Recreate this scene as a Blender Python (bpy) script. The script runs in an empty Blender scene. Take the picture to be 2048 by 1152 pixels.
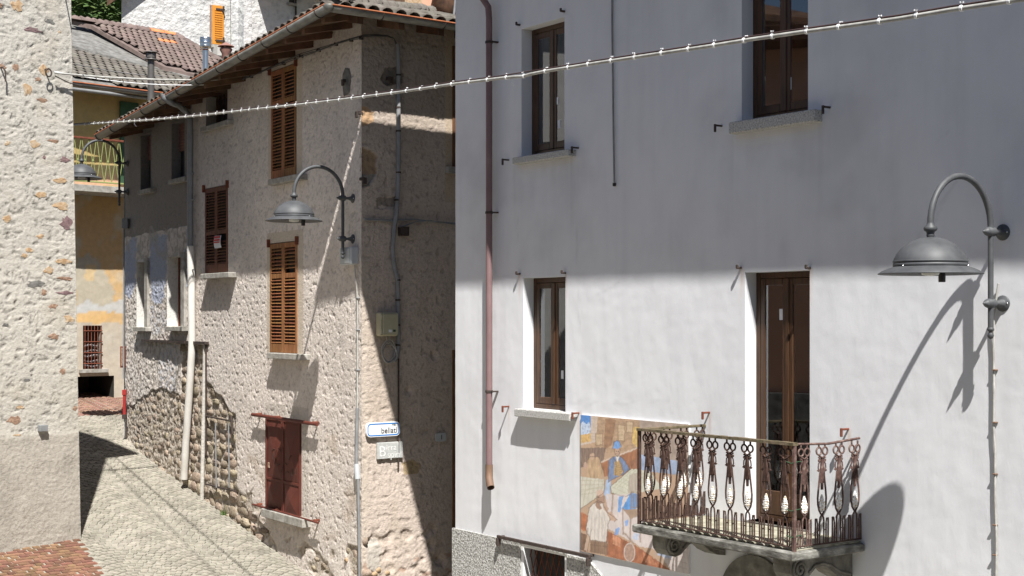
import bpy, math, random
import numpy as np
from mathutils import Matrix, Vector

random.seed(7)
scene = bpy.context.scene
COL = scene.collection
PI = math.pi
CZ = 4.4                        # camera height above the lowest paving

# ------------------------------------------------------------------ camera
cam_d = bpy.data.cameras.new('camera')
cam = bpy.data.objects.new('camera', cam_d)
COL.objects.link(cam)
cam.location = (0, 0, CZ)
cam.rotation_euler = (PI/2, 0, 0)
cam_d.lens = 50
cam_d.sensor_width = 36
cam_d.shift_y = 62/2048
cam_d.clip_end = 3000
scene.camera = cam

# ------------------------------------------------------------------ daylight
SUN = Vector((0.1751, -1.0, 1.5026)).normalized()      # towards the sun
world = bpy.data.worlds.new('World')
scene.world = world
world.use_nodes = True
wn = world.node_tree.nodes
wl = world.node_tree.links
for n_ in list(wn):
    wn.remove(n_)
sky = wn.new('ShaderNodeTexSky')
sky.sky_type = 'NISHITA'
sky.sun_disc = False
sky.sun_elevation = math.asin(SUN.z)
sky.sun_rotation = math.atan2(SUN.x, SUN.y)
sky.altitude = 800
sky.dust_density = 0.6
bg = wn.new('ShaderNodeBackground')
bg.inputs['Strength'].default_value = 0.055
wo = wn.new('ShaderNodeOutputWorld')
wl.new(sky.outputs[0], bg.inputs[0])
wl.new(bg.outputs[0], wo.inputs[0])
sl = bpy.data.lights.new('sun', 'SUN')
sl.energy = 5.0
sl.angle = math.radians(0.53)
sl.color = (1.0, 0.98, 0.94)
so = bpy.data.objects.new('sun', sl)
COL.objects.link(so)
so.rotation_euler = SUN.to_track_quat('Z', 'Y').to_euler()
so.location = (0, -20, 40)
scene.view_settings.view_transform = 'Standard'
scene.view_settings.look = 'None'
scene.view_settings.gamma = 1
scene.view_settings.use_curve_mapping = False
scene.view_settings.exposure = 0.90

# ------------------------------------------------------------------ noise
def _hash(ix, iy, seed):
    h = (ix.astype(np.int64)*374761393 + iy.astype(np.int64)*668265263 + seed*974711) & 0x7fffffff
    h = ((h ^ (h >> 13))*1274126177) & 0x7fffffff
    return (h ^ (h >> 16)) & 0x7fffffff

def perlin(x, y, seed=0):
    x = np.asarray(x, float); y = np.asarray(y, float)
    ix = np.floor(x); iy = np.floor(y); fx = x-ix; fy = y-iy
    u = fx*fx*fx*(fx*(fx*6-15)+10); v = fy*fy*fy*(fy*(fy*6-15)+10)
    def g(dx, dy):
        a = _hash(ix+dx, iy+dy, seed)*(2*PI/0x7fffffff)
        return np.cos(a)*(fx-dx)+np.sin(a)*(fy-dy)
    a = g(0, 0); b = g(1, 0); c = g(0, 1); d = g(1, 1)
    return ((a*(1-u)+b*u)*(1-v)+(c*(1-u)+d*u)*v)*1.45

def fbm(x, y, o=4, seed=0):
    s = 0; a = 1; t = 0
    for k in range(o):
        s = s+a*perlin(x*2**k, y*2**k, seed+k*17); t += a; a *= .55
    return s/t

def sstep(a, b, x):
    t = np.clip((x-a)/(b-a), 0, 1)
    return t*t*(3-2*t)

def strokes(x, z, f_long, f_short, seed, angles):
    """trowelled render: short ridges in changing directions"""
    ws = []; hs = []
    for k, ang in enumerate(angles):
        c, s = math.cos(ang), math.sin(ang)
        wx = x+.05*perlin(x*5, z*5, seed+90); wz = z+.05*perlin(x*5, z*5, seed+91)
        u = wx*c+wz*s; v = -wx*s+wz*c
        h = perlin(u*f_long, v*f_short, seed+k*5)
        hs.append(h)
        ws.append(np.exp(6*perlin(x*1.7, z*1.7, seed+50+k)))
    W_ = sum(ws)
    return sum(w*h for w, h in zip(ws, hs))/W_

# ------------------------------------------------------------------ materials
def new_mat(name):
    m = bpy.data.materials.new(name)
    m.use_nodes = True
    nt = m.node_tree
    b = nt.nodes['Principled BSDF']
    return m, nt.nodes, nt.links, b

def noise_mat(name, stops, scale=6, detail=6, rough=.9, bump=None, metal=0, spec=.3, stretch=(1, 1, 1), coord='Object', rnd=0.0, island=0.0, attr=None, rough2=None):
    """colour ramp driven by noise; bump = list of (scale, strength, distance); rnd = brightness change per object"""
    m, N, Lk, b = new_mat(name)
    tc = N.new('ShaderNodeTexCoord')
    mp = N.new('ShaderNodeMapping'); mp.inputs['Scale'].default_value = stretch
    Lk.new(tc.outputs[coord], mp.inputs[0])
    nz = N.new('ShaderNodeTexNoise'); nz.inputs['Scale'].default_value = scale; nz.inputs['Detail'].default_value = detail
    nz.inputs['Roughness'].default_value = .62
    Lk.new(mp.outputs[0], nz.inputs['Vector'])
    cr = N.new('ShaderNodeValToRGB')
    el = cr.color_ramp.elements
    while len(el) < len(stops):
        el.new(.5)
    for e, (p, c_) in zip(el, stops):
        e.position = p; e.color = (*c_, 1)
    Lk.new(nz.outputs['Fac'], cr.inputs[0])
    out = cr.outputs[0]
    if attr:
        at = N.new('ShaderNodeAttribute'); at.attribute_name = attr
        mx = N.new('ShaderNodeMix'); mx.data_type = 'RGBA'; mx.blend_type = 'MULTIPLY'; mx.inputs[0].default_value = 1
        Lk.new(at.outputs['Color'], mx.inputs[6]); Lk.new(out, mx.inputs[7])
        out = mx.outputs[2]
    if rnd or island:
        if island:
            ge = N.new('ShaderNodeNewGeometry'); src = ge.outputs['Random Per Island']; amt = island
        else:
            oi = N.new('ShaderNodeObjectInfo'); src = oi.outputs['Random']; amt = rnd
        mr = N.new('ShaderNodeMapRange'); mr.inputs[3].default_value = 1-amt; mr.inputs[4].default_value = 1+amt*.6
        Lk.new(src, mr.inputs[0])
        hs = N.new('ShaderNodeHueSaturation')
        Lk.new(mr.outputs[0], hs.inputs['Value']); Lk.new(out, hs.inputs['Color'])
        mr2 = N.new('ShaderNodeMapRange'); mr2.inputs[3].default_value = .5-amt*.05; mr2.inputs[4].default_value = .5+amt*.05
        ml = N.new('ShaderNodeMath'); ml.operation = 'FRACT'
        m7 = N.new('ShaderNodeMath'); m7.operation = 'MULTIPLY'; m7.inputs[1].default_value = 7.31
        Lk.new(src, m7.inputs[0]); Lk.new(m7.outputs[0], ml.inputs[0]); Lk.new(ml.outputs[0], mr2.inputs[0]); Lk.new(mr2.outputs[0], hs.inputs['Hue'])
        out = hs.outputs[0]
    Lk.new(out, b.inputs['Base Color'])
    b.inputs['Roughness'].default_value = rough
    if rough2 is not None:
        rr = N.new('ShaderNodeMapRange'); rr.inputs[3].default_value = rough; rr.inputs[4].default_value = rough2
        Lk.new(nz.outputs['Fac'], rr.inputs[0]); Lk.new(rr.outputs[0], b.inputs['Roughness'])
    b.inputs['Metallic'].default_value = metal
    b.inputs['Specular IOR Level'].default_value = spec
    if bump:
        prev = None
        for (sc, st, di) in bump:
            n2 = N.new('ShaderNodeTexNoise'); n2.inputs['Scale'].default_value = sc; n2.inputs['Detail'].default_value = 5
            Lk.new(mp.outputs[0], n2.inputs['Vector'])
            bp = N.new('ShaderNodeBump'); bp.inputs['Strength'].default_value = st; bp.inputs['Distance'].default_value = di
            Lk.new(n2.outputs['Fac'], bp.inputs['Height'])
            if prev:
                Lk.new(prev.outputs[0], bp.inputs['Normal'])
            prev = bp
        Lk.new(prev.outputs[0], b.inputs['Normal'])
    return m

def flat2(name, c1, c2, **k):
    return noise_mat(name, [(.3, c1), (.7, c2)], **k)

MT = {}
MT['white_plaster'] = noise_mat('white_plaster', [(.25, (.93, .93, .94)), (.5, (.985, .985, .985)), (.75, (1, 1, 1))], scale=2.2, attr='Col', rough=.85, stretch=(1.6, 1.6, .55), bump=[(5, .25, .012), (45, .22, .004), (160, .12, .0015)])
MT['rough_render'] = noise_mat('rough_render', [(.28, (.70, .69, .68)), (.45, (.96, .96, .96)), (.7, (1.07, 1.07, 1.07))], scale=24, attr='Col', rough=.95, spec=.15, bump=[(38, .55, .012), (75, .6, .008), (180, .4, .003)])
MT['roughcast'] = noise_mat('roughcast', [(.35, (.2, .19, .175)), (.52, (.42, .41, .39)), (.7, (.6, .59, .56))], scale=42, detail=3, rough=.95, bump=[(42, 1.0, .02)])
MT['plain_wall'] = flat2('plain_wall', (.40, .38, .35), (.5, .48, .45), scale=3, bump=[(30, .4, .01)])
MT['granite'] = noise_mat('granite', [(.3, (.16, .155, .15)), (.5, (.42, .41, .39)), (.72, (.62, .61, .58))], scale=70, detail=3, rough=.85, bump=[(60, .2, .003)])
MT['old_stone'] = noise_mat('old_stone', [(.3, (.20, .185, .16)), (.55, (.34, .32, .285)), (.75, (.46, .44, .40))], scale=9, rough=.92, bump=[(25, .5, .008), (90, .3, .003)])
MT['slab_stone'] = noise_mat('slab_stone', [(.32, (.045, .042, .033)), (.5, (.135, .13, .115)), (.72, (.33, .32, .29))], scale=7, rough=.9, stretch=(1, 1, 2.5), bump=[(25, .6, .008), (110, .3, .003)])
MT['slab_top'] = noise_mat('slab_top', [(.3, (.16, .15, .10)), (.55, (.35, .33, .25)), (.75, (.5, .48, .4))], scale=11, rough=.92, bump=[(40, .5, .006)])
MT['brown_wood'] = noise_mat('brown_wood', [(.3, (.038, .018, .009)), (.7, (.088, .041, .018))], scale=8, rough=.42, spec=.45, stretch=(6, 6, .6), bump=[(30, .1, .001)])
MT['shutter_wood'] = noise_mat('shutter_wood', [(.28, (.14, .056, .023)), (.55, (.285, .118, .046)), (.8, (.40, .19, .085))], scale=5, rough=.7, stretch=(5, 5, .7), bump=[(30, .3, .002)], rnd=.25)
MT['shutter_dark'] = noise_mat('shutter_dark', [(.3, (.095, .040, .021)), (.7, (.20, .082, .040))], scale=5, rough=.7, stretch=(5, 5, .7), bump=[(30, .3, .002)], rnd=.2)
MT['orange_wood'] = noise_mat('orange_wood', [(.3, (.52, .205, .025)), (.7, (.62, .26, .035))], scale=4, rough=.6, stretch=(4, 4, .5))
MT['eave_wood'] = noise_mat('eave_wood', [(.3, (.06, .034, .022)), (.7, (.17, .09, .05))], scale=5, rough=.85, stretch=(1, 1, 1), bump=[(30, .4, .004)], rnd=.3)
MT['red_metal'] = noise_mat('red_metal', [(.3, (.08, .018, .011)), (.62, (.118, .028, .017)), (.8, (.155, .06, .036))], scale=6, rough=.55, spec=.4, bump=[(60, .06, .001)], rough2=.75)
MT['rust'] = noise_mat('rust', [(.3, (.11, .03, .018)), (.7, (.21, .07, .038))], scale=14, rough=.85, bump=[(90, .3, .001)])
MT['lamp_grey'] = noise_mat('lamp_grey', [(.3, (.052, .054, .058)), (.7, (.085, .087, .091))], scale=9, rough=.5, spec=.45, metal=.0, rough2=.62, bump=[(220, .05, .0005)])
MT['lamp_inside'] = flat2('lamp_inside', (.55, .55, .52), (.65, .65, .6), rough=.4)
MT['lamp_dark'] = flat2('lamp_dark', (.03, .03, .032), (.05, .05, .052), rough=.5)
MT['gutter'] = noise_mat('gutter', [(.3, (.12, .115, .10)), (.6, (.23, .225, .205)), (.8, (.20, .13, .08))], scale=3.5, rough=.5, metal=.45, stretch=(1, 1, 3), bump=[(9, .1, .004)])
MT['copper'] = noise_mat('copper', [(.3, (.33, .10, .045)), (.7, (.50, .19, .09))], scale=8, rough=.6, metal=.2)
MT['pipe_mauve'] = noise_mat('pipe_mauve', [(.3, (.17, .105, .105)), (.6, (.215, .135, .135)), (.85, (.29, .20, .195))], scale=9, rough=.6, stretch=(1, 1, .4))
MT['pipe_brown'] = flat2('pipe_brown', (.12, .075, .05), (.2, .12, .08), rough=.6)
MT['pipe_cream'] = noise_mat('pipe_cream', [(.3, (.48, .45, .40)), (.7, (.66, .635, .595))], scale=5, rough=.6, stretch=(1, 1, .5))
MT['pipe_grey'] = flat2('pipe_grey', (.20, .205, .21), (.29, .295, .30), rough=.5, metal=.2)
MT['iron'] = noise_mat('iron', [(.3, (.030, .026, .024)), (.7, (.075, .05, .04))], scale=30, rough=.75)
MT['rusty_iron'] = noise_mat('rusty_iron', [(.35, (.038, .022, .018)), (.6, (.075, .041, .031)), (.8, (.24, .155, .11))], scale=30, rough=.8, bump=[(120, .3, .001)], coord='Object')
MT['pink_iron'] = noise_mat('pink_iron', [(.32, (.05, .028, .024)), (.55, (.125, .074, .062)), (.8, (.32, .25, .21))], scale=24, rough=.8, bump=[(120, .3, .001)])
MT['leaf_paint'] = noise_mat('leaf_paint', [(.36, (.36, .19, .03)), (.43, (.62, .55, .42)), (.48, (.78, .77, .75))], scale=55, detail=3, rough=.7)
MT['mossy'] = noise_mat('mossy', [(.3, (.06, .048, .024)), (.5, (.125, .10, .06)), (.72, (.20, .145, .10))], scale=20, rough=.95, bump=[(60, .8, .005)])
MT['white_paint'] = flat2('white_paint', (.74, .74, .74), (.8, .8, .79), rough=.5)
MT['cable_white'] = noise_mat('cable_white', [(.3, (.28, .27, .245)), (.7, (.50, .49, .455))], scale=12, rough=.55)
MT['cable_grey'] = flat2('cable_grey', (.17, .175, .18), (.28, .28, .285), rough=.6)
MT['cable_dark'] = flat2('cable_dark', (.05, .03, .03), (.09, .05, .045), rough=.6)
MT['cable_dark2'] = flat2('cable_dark2', (.07, .07, .07), (.12, .12, .12), rough=.6)
MT['clip'] = flat2('clip', (.8, .8, .8), (.88, .88, .88), rough=.5)
MT['box_beige'] = flat2('box_beige', (.40, .37, .25), (.47, .44, .31), rough=.55)
MT['box_white'] = flat2('box_white', (.40, .42, .44), (.48, .50, .51), rough=.5)
MT['sign_white'] = flat2('sign_white', (.74, .75, .75), (.8, .8, .8), rough=.35)
MT['sign_blue'] = flat2('sign_blue', (.01, .16, .50), (.015, .2, .58), rough=.4)
MT['ink'] = flat2('ink', (.02, .02, .025), (.035, .035, .04), rough=.5)
MT['chalk'] = noise_mat('chalk', [(.35, (.45, .45, .44)), (.6, (.75, .75, .73))], scale=40, rough=.9)
MT['post_red'] = flat2('post_red', (.26, .02, .02), (.34, .035, .03), rough=.5)
MT['lime_rib'] = noise_mat('lime_rib', [(.3, (.38, .35, .31)), (.7, (.56, .53, .48))], scale=6, rough=.95, bump=[(25, .8, .015)])
MT['corbel_stone'] = noise_mat('corbel_stone', [(.3, (.10, .092, .078)), (.55, (.19, .178, .155)), (.75, (.29, .275, .245))], scale=9, rough=.92, bump=[(25, .5, .008), (90, .3, .003)])
MT['plaque'] = noise_mat('plaque', [(.3, (.34, .35, .34)), (.7, (.5, .5, .48))], scale=18, rough=.85, bump=[(60, .3, .003)])
MT['paper'] = flat2('paper', (.72, .72, .74), (.8, .8, .8), rough=.8)
MT['paper_red'] = flat2('paper_red', (.55, .07, .08), (.6, .12, .12), rough=.8)
MT['curtain'] = noise_mat('curtain', [(.3, (.6, .61, .63)), (.7, (.74, .75, .76))], scale=9, rough=.9, stretch=(7, 7, .2))
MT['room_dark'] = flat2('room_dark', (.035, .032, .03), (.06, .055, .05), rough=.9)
MT['tile_grey'] = noise_mat('tile_grey', [(.3, (.075, .065, .055)), (.55, (.14, .125, .105)), (.75, (.21, .195, .17))], scale=9, rough=.92, bump=[(40, .4, .004)], rnd=.28)
MT['tile_brown'] = noise_mat('tile_brown', [(.3, (.12, .087, .075)), (.7, (.19, .143, .125))], scale=7, rough=.9, rnd=.22)
MT['tile_orange'] = flat2('tile_orange', (.52, .16, .06), (.62, .22, .09), rough=.85)
MT['mortar'] = noise_mat('mortar', [(.3, (.085, .08, .072)), (.55, (.17, .163, .15)), (.75, (.26, .25, .235))], scale=7, rough=.95, bump=[(20, .6, .01)])
MT['yellow_render'] = noise_mat('yellow_render', [(.3, (.85, .85, .85)), (.7, (1.05, 1.05, 1.05))], scale=9, attr='Col', rough=.92, bump=[(40, .35, .006)])
MT['back_render'] = noise_mat('back_render', [(.33, (.36, .36, .36)), (.48, (.50, .49, .475)), (.7, (.58, .57, .55))], scale=3.2, detail=9, rough=.95, bump=[(3.2, .9, .10), (10, .8, .05)])
MT['green_metal'] = flat2('green_metal', (.22, .26, .085), (.30, .33, .13), rough=.6)
MT['green_wood'] = flat2('green_wood', (.025, .065, .03), (.04, .09, .045), rough=.6)
MT['steel'] = flat2('steel', (.5, .5, .5), (.6, .6, .6), rough=.28, metal=1)
MT['flue_dark'] = flat2('flue_dark', (.09, .085, .08), (.13, .12, .115), rough=.5, metal=.3)
MT['terracotta'] = flat2('terracotta', (.20, .10, .085), (.28, .15, .12), rough=.85, scale=12)
MT['stone_warm'] = noise_mat('stone_warm', [(.3, (.20, .145, .10)), (.55, (.38, .305, .225)), (.78, (.55, .50, .43))], scale=7, rough=.95, bump=[(18, .6, .02), (70, .4, .006)], rnd=.38)
MT['stone_orange'] = noise_mat('stone_orange', [(.3, (.28, .16, .085)), (.5, (.42, .29, .17)), (.7, (.46, .40, .32))], scale=13, rough=.95, bump=[(40, .6, .006)])
MT['stone_brown'] = noise_mat('stone_brown', [(.3, (.16, .09, .06)), (.6, (.32, .21, .145)), (.75, (.42, .37, .31))], scale=22, rough=.95, bump=[(40, .8, .008)])
MT['stone_purple'] = noise_mat('stone_purple', [(.3, (.10, .065, .07)), (.7, (.26, .17, .165))], scale=22, rough=.95, bump=[(40, .8, .008)])
MT['patch_brown'] = noise_mat('patch_brown', [(.3, (.20, .125, .07)), (.7, (.38, .255, .155))], scale=14, rough=.95, bump=[(40, .8, .01)])
MT['patch_dark'] = noise_mat('patch_dark', [(.3, (.10, .085, .07)), (.7, (.22, .19, .155))], scale=16, rough=.95, bump=[(30, 1, .015)])
MT['sett_grey'] = noise_mat('sett_grey', [(.3, (.195, .178, .143)), (.55, (.285, .262, .215)), (.75, (.36, .33, .278))], scale=2.2, rough=.85, bump=[(60, .3, .004)], island=.20)
MT['sett_grey_one'] = noise_mat('sett_grey_one', [(.3, (.195, .178, .143)), (.55, (.285, .262, .215)), (.75, (.36, .33, .278))], scale=5, rough=.85, bump=[(60, .3, .004)], rnd=.16)
MT['sett_red'] = noise_mat('sett_red', [(.3, (.13, .068, .042)), (.6, (.215, .115, .072)), (.8, (.29, .195, .14))], scale=8, rough=.8, bump=[(60, .3, .004)], rnd=.40)
MT['sett_red_far'] = noise_mat('sett_red_far', [(.3, (.19, .10, .07)), (.7, (.29, .17, .125))], scale=8, rough=.8, bump=[(60, .3, .004)], island=.3)
MT['joint'] = flat2('joint', (.235, .222, .185), (.30, .282, .24), scale=12, rough=.95, bump=[(60, .6, .006)])
MT['earth'] = flat2('earth', (.10, .095, .075), (.16, .15, .12), scale=2, rough=.95)
MT['hill'] = flat2('hill', (.03, .045, .018), (.05, .07, .025), scale=.3, rough=.95)
MT['needles'] = noise_mat('needles', [(.3, (.022, .045, .012)), (.7, (.075, .12, .028))], scale=.8, rough=.8, island=.5)
MT['weed'] = flat2('weed', (.06, .12, .02), (.10, .18, .03), rough=.7)
MT['peach'] = flat2('peach', (.60, .34, .23), (.68, .40, .28), scale=2, rough=.9)
MT['vault_dark'] = flat2('vault_dark', (.07, .055, .045), (.11, .09, .07), rough=.9)

def glass_mat():
    m, N, Lk, b = new_mat('window_glass')
    out = N['Material Output']
    N.remove(b)
    tr = N.new('ShaderNodeBsdfTransparent'); tr.inputs[0].default_value = (.78, .8, .8, 1)
    gl = N.new('ShaderNodeBsdfGlossy'); gl.inputs['Roughness'].default_value = .015; gl.inputs[0].default_value = (.95, .97, 1, 1)
    fr = N.new('ShaderNodeFresnel'); fr.inputs[0].default_value = 2.3
    mx = N.new('ShaderNodeMixShader')
    Lk.new(fr.outputs[0], mx.inputs[0]); Lk.new(tr.outputs[0], mx.inputs[1]); Lk.new(gl.outputs[0], mx.inputs[2])
    Lk.new(mx.outputs[0], out.inputs[0])
    return m
MT['glass'] = glass_mat()

def attr_mat(name, attr, rough=.8):
    m, N, Lk, b = new_mat(name)
    at = N.new('ShaderNodeAttribute'); at.attribute_name = attr
    Lk.new(at.outputs['Color'], b.inputs['Base Color'])
    b.inputs['Roughness'].default_value = rough
    return m
MT['mural_paint'] = attr_mat('mural_paint', 'Col', .75)

# ------------------------------------------------------------------ mesh building
class MB:
    def __init__(s):
        s.v = []; s.f = []; s.sm = []
    def add(s, vs, fs, smooth=False):
        o = len(s.v)
        s.v.extend([tuple(p) for p in vs])
        s.f.extend([tuple(i+o for i in f) for f in fs])
        s.sm.extend([smooth]*len(fs))
        return s
    def box(s, x0, x1, y0, y1, z0, z1, jit=0):
        p = [(x, y, z) for z in (z0, z1) for y in (y0, y1) for x in (x0, x1)]
        if jit:
            p = [(a+random.uniform(-jit, jit), b+random.uniform(-jit, jit), c+random.uniform(-jit, jit)) for a, b, c in p]
        return s.add(p, [(0, 2, 3, 1), (4, 5, 7, 6), (0, 1, 5, 4), (2, 6, 7, 3), (0, 4, 6, 2), (1, 3, 7, 5)])
    def bbox(s, x0, x1, y0, y1, z0, z1, c=.004):
        """box with chamfered edges (octagonal in plan and rounded top and bottom)"""
        def ring(x0, x1, y0, y1, z, c):
            return [(x0+c, y0, z), (x1-c, y0, z), (x1, y0+c, z), (x1, y1-c, z), (x1-c, y1, z), (x0+c, y1, z), (x0, y1-c, z), (x0, y0+c, z)]
        R = ring(x0+c, x1-c, y0+c, y1-c, z0, c)+ring(x0, x1, y0, y1, z0+c, c)+ring(x0, x1, y0, y1, z1-c, c)+ring(x0+c, x1-c, y0+c, y1-c, z1, c)
        fs = [tuple(range(7, -1, -1)), tuple(range(24, 32))]
        for k in range(3):
            for i in range(8):
                j = (i+1) % 8
                fs.append((k*8+i, k*8+j, k*8+8+j, k*8+8+i))
        return s.add(R, fs)
    def tube(s, path, r, seg=8, closed=False, cap=True, rf=None):
        P = [Vector(p) for p in path]; n = len(P); vs = []
        prevx = None
        for i, p in enumerate(P):
            if closed:
                t = (P[(i+1) % n]-P[i-1])
            else:
                t = P[min(i+1, n-1)]-P[max(i-1, 0)]
            t.normalize()
            if prevx is None:
                a = Vector((0, 0, 1)) if abs(t.z) < .9 else Vector((1, 0, 0))
                x = a.cross(t).normalized()
            else:
                x = (prevx-t*prevx.dot(t)).normalized()
            prevx = x
            y = t.cross(x)
            rr = r if rf is None else r*rf[i]
            for k in range(seg):
                an = 2*PI*k/seg
                vs.append(p+x*(rr*math.cos(an))+y*(rr*math.sin(an)))
        fs = []
        m = n if closed else n-1
        for i in range(m):
            for k in range(seg):
                a = i*seg+k; b = i*seg+(k+1) % seg
                c = ((i+1) % n)*seg+(k+1) % seg; d = ((i+1) % n)*seg+k
                fs.append((a, b, c, d))
        s.add(vs, fs, True)
        if cap and not closed:
            s.add(vs[:seg], [tuple(range(seg-1, -1, -1))]); s.add(vs[-seg:], [tuple(range(seg))])
        return s
    def lathe(s, prof, seg=24, M=None, smooth=True):
        """prof = [(radius, height)], spun round local z, then moved by M"""
        vs = []; n = len(prof)
        for (r, h) in prof:
            for k in range(seg):
                a = 2*PI*k/seg
                p = Vector((r*math.cos(a), r*math.sin(a), h))
                vs.append(M @ p if M is not None else p)
        fs = [(i*seg+k, i*seg+(k+1) % seg, (i+1)*seg+(k+1) % seg, (i+1)*seg+k) for i in range(n-1) for k in range(seg)]
        s.add(vs, fs, smooth)
        if prof[0][0] > 1e-4:
            s.add(vs[:seg], [tuple(range(seg-1, -1, -1))])
        if prof[-1][0] > 1e-4:
            s.add(vs[-seg:], [tuple(range(seg))])
        return s
    def prism(s, poly, y0, y1, axis='y'):
        """polygon in x,z pushed from y0 to y1 (axis y); axis 'x': polygon in y,z pushed along x"""
        n = len(poly)
        if axis == 'y':
            vs = [(a, y0, b) for a, b in poly]+[(a, y1, b) for a, b in poly]
        elif axis == 'x':
            vs = [(y0, a, b) for a, b in poly]+[(y1, a, b) for a, b in poly]
        else:
            vs = [(a, b, y0) for a, b in poly]+[(a, b, y1) for a, b in poly]
        fs = [tuple(range(n)), tuple(range(2*n-1, n-1, -1))]+[(i, i+n, (i+1) % n+n, (i+1) % n) for i in range(n)]
        return s.add(vs, fs)
    def mesh(s, name, mat):
        me = bpy.data.meshes.new(name)
        me.from_pydata([tuple(p) for p in s.v], [], s.f)
        me.polygons.foreach_set('use_smooth', s.sm)
        if mat:
            me.materials.append(mat)
        me.update()
        return me

def link(name, data, parent=None, M=None):
    o = bpy.data.objects.new(name, data)
    COL.objects.link(o)
    if parent is not None:
        o.parent = parent
    if M is not None:
        o.matrix_local = M
    return o

def part(name, mb, mat, parent=None, M=None):
    return link(name, mb.mesh(name, MT[mat] if isinstance(mat, str) else mat), parent, M)

def describe(o, label, cat, group=None):
    o['label'] = label; o['category'] = cat
    if group:
        o['group'] = group
    return o

def thing(name, label, cat, M=None, group=None):
    o = link(name, None, None, M)
    o.empty_display_size = .2
    return describe(o, label, cat, group)

def setting(name, mb, mat):
    o = part(name, mb, mat); o['kind'] = 'structure'
    return o

def fix_normals(me):
    import bmesh
    b = bmesh.new(); b.from_mesh(me); bmesh.ops.recalc_face_normals(b, faces=b.faces); b.to_mesh(me); b.free()

# ------------------------------------------------------------------ places measured from the photograph
F_PX = 50/36*2048
def ray(px, py):
    return Vector(((px-1024)/F_PX, 1, (638-py)/F_PX))

class Facade:
    """vertical wall plane: local x runs to the right along the wall, local y into the house, z up from z0"""
    def __init__(s, px, Y, vx, z0=0):
        o = Vector(((px-1024)/F_PX*Y, Y, 0))
        u = Vector((vx-1024, F_PX, 0)).normalized()
        if u.x < 0:
            u = -u
        s.o = Vector((o.x, o.y, z0)); s.u = u; s.i = Vector((-u.y, u.x, 0)); s.z0 = z0
        s.M = Matrix(((u.x, s.i.x, 0, o.x), (u.y, s.i.y, 0, o.y), (0, 0, 1, z0), (0, 0, 0, 1)))
        s.Mi = s.M.inverted()
    def at(s, px, py, out=0):
        """point of the plane `out` metres in front of the wall, as local (x, z)"""
        r = ray(px, py); c = Vector((s.o.x, s.o.y, 0))-s.i*out
        q = r*(c.dot(s.i)/r.dot(s.i)); q.z += CZ
        l = s.Mi @ q
        return l.x, l.z
    def x(s, px, out=0):
        return s.at(px, 600, out)[0]
    def z(s, px, py, out=0):
        return s.at(px, py, out)[1]
    def rect(s, x0, x1, y0, y1, out=0):
        a = s.at(x0, y1, out); b = s.at(x1, y0, out)
        c = s.at((x0+x1)/2, y1, out)[1]; d = s.at((x0+x1)/2, y0, out)[1]
        return a[0], b[0], c, d
    def loc(s, P):
        return s.Mi @ Vector(P)
    def w(s, x, y, z):
        return s.M @ Vector((x, y, z))

Wf = Facade(911, 16.792, -1010.5)               # white house on the right
Ff = Facade(723, 18.63, -848.7)                 # old corner house, street side
Gf = Facade(723, 18.63, 4792.8)                 # old corner house, lane side
Lf = Facade(161, 20.74, 3600)                   # rough house on the left
Yf = Facade(165, 30.7, 4000)                    # yellow house at the end of the street
FG = Ff.Mi @ Gf.M                               # lane side expressed in the corner house's own frame

# street level along the street (s = metres from the corner house's corner, going away)
_s = [-60, -5.5, 0, 1.56, 3.12, 5.77, 7.44, 8.81, 9.6, 12, 14.1, 20, 40]
_h = [0, 0, .46, .80, 1.04, 1.46, 1.72, 1.96, 2.15, 2.45, 2.65, 3.2, 5]
def street_z(x, y):
    s = (np.asarray(x)-Ff.o.x)*(-Ff.u.x)+(np.asarray(y)-Ff.o.y)*(-Ff.u.y)
    return np.interp(s, _s, _h)
def on_street(px, py):
    r = ray(px, py); Y = 14.0
    while Y < 60:
        p = r*Y
        if p.z+CZ <= float(street_z(p.x, p.y)):
            return Vector((p.x, p.y, p.z+CZ))
        Y += .01

def inside(poly, X, Y):
    """points in polygon, vectorised"""
    X = np.asarray(X, float); Y = np.asarray(Y, float); r = np.zeros(X.shape, bool)
    n = len(poly)
    for i in range(n):
        x0, y0 = poly[i]; x1, y1 = poly[(i+1) % n]
        if y0 == y1:
            continue
        c = ((y0 > Y) != (y1 > Y)) & (X < (x1-x0)*(Y-y0)/(y1-y0)+x0)
        r ^= c
    return r

# ------------------------------------------------------------------ walls with openings
def axis(a, b, res, edges, extra=None):
    n = max(2, int(round((b-a)/res)))
    t = np.linspace(a, b, n+1)
    if extra is not None:
        t = np.concatenate([t, extra])
    t = np.unique(t)
    for e in edges:
        if a-1e-6 <= e <= b+1e-6:
            k = int(np.argmin(abs(t-e))); t[k] = e
    return np.unique(np.round(t, 5))

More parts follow.
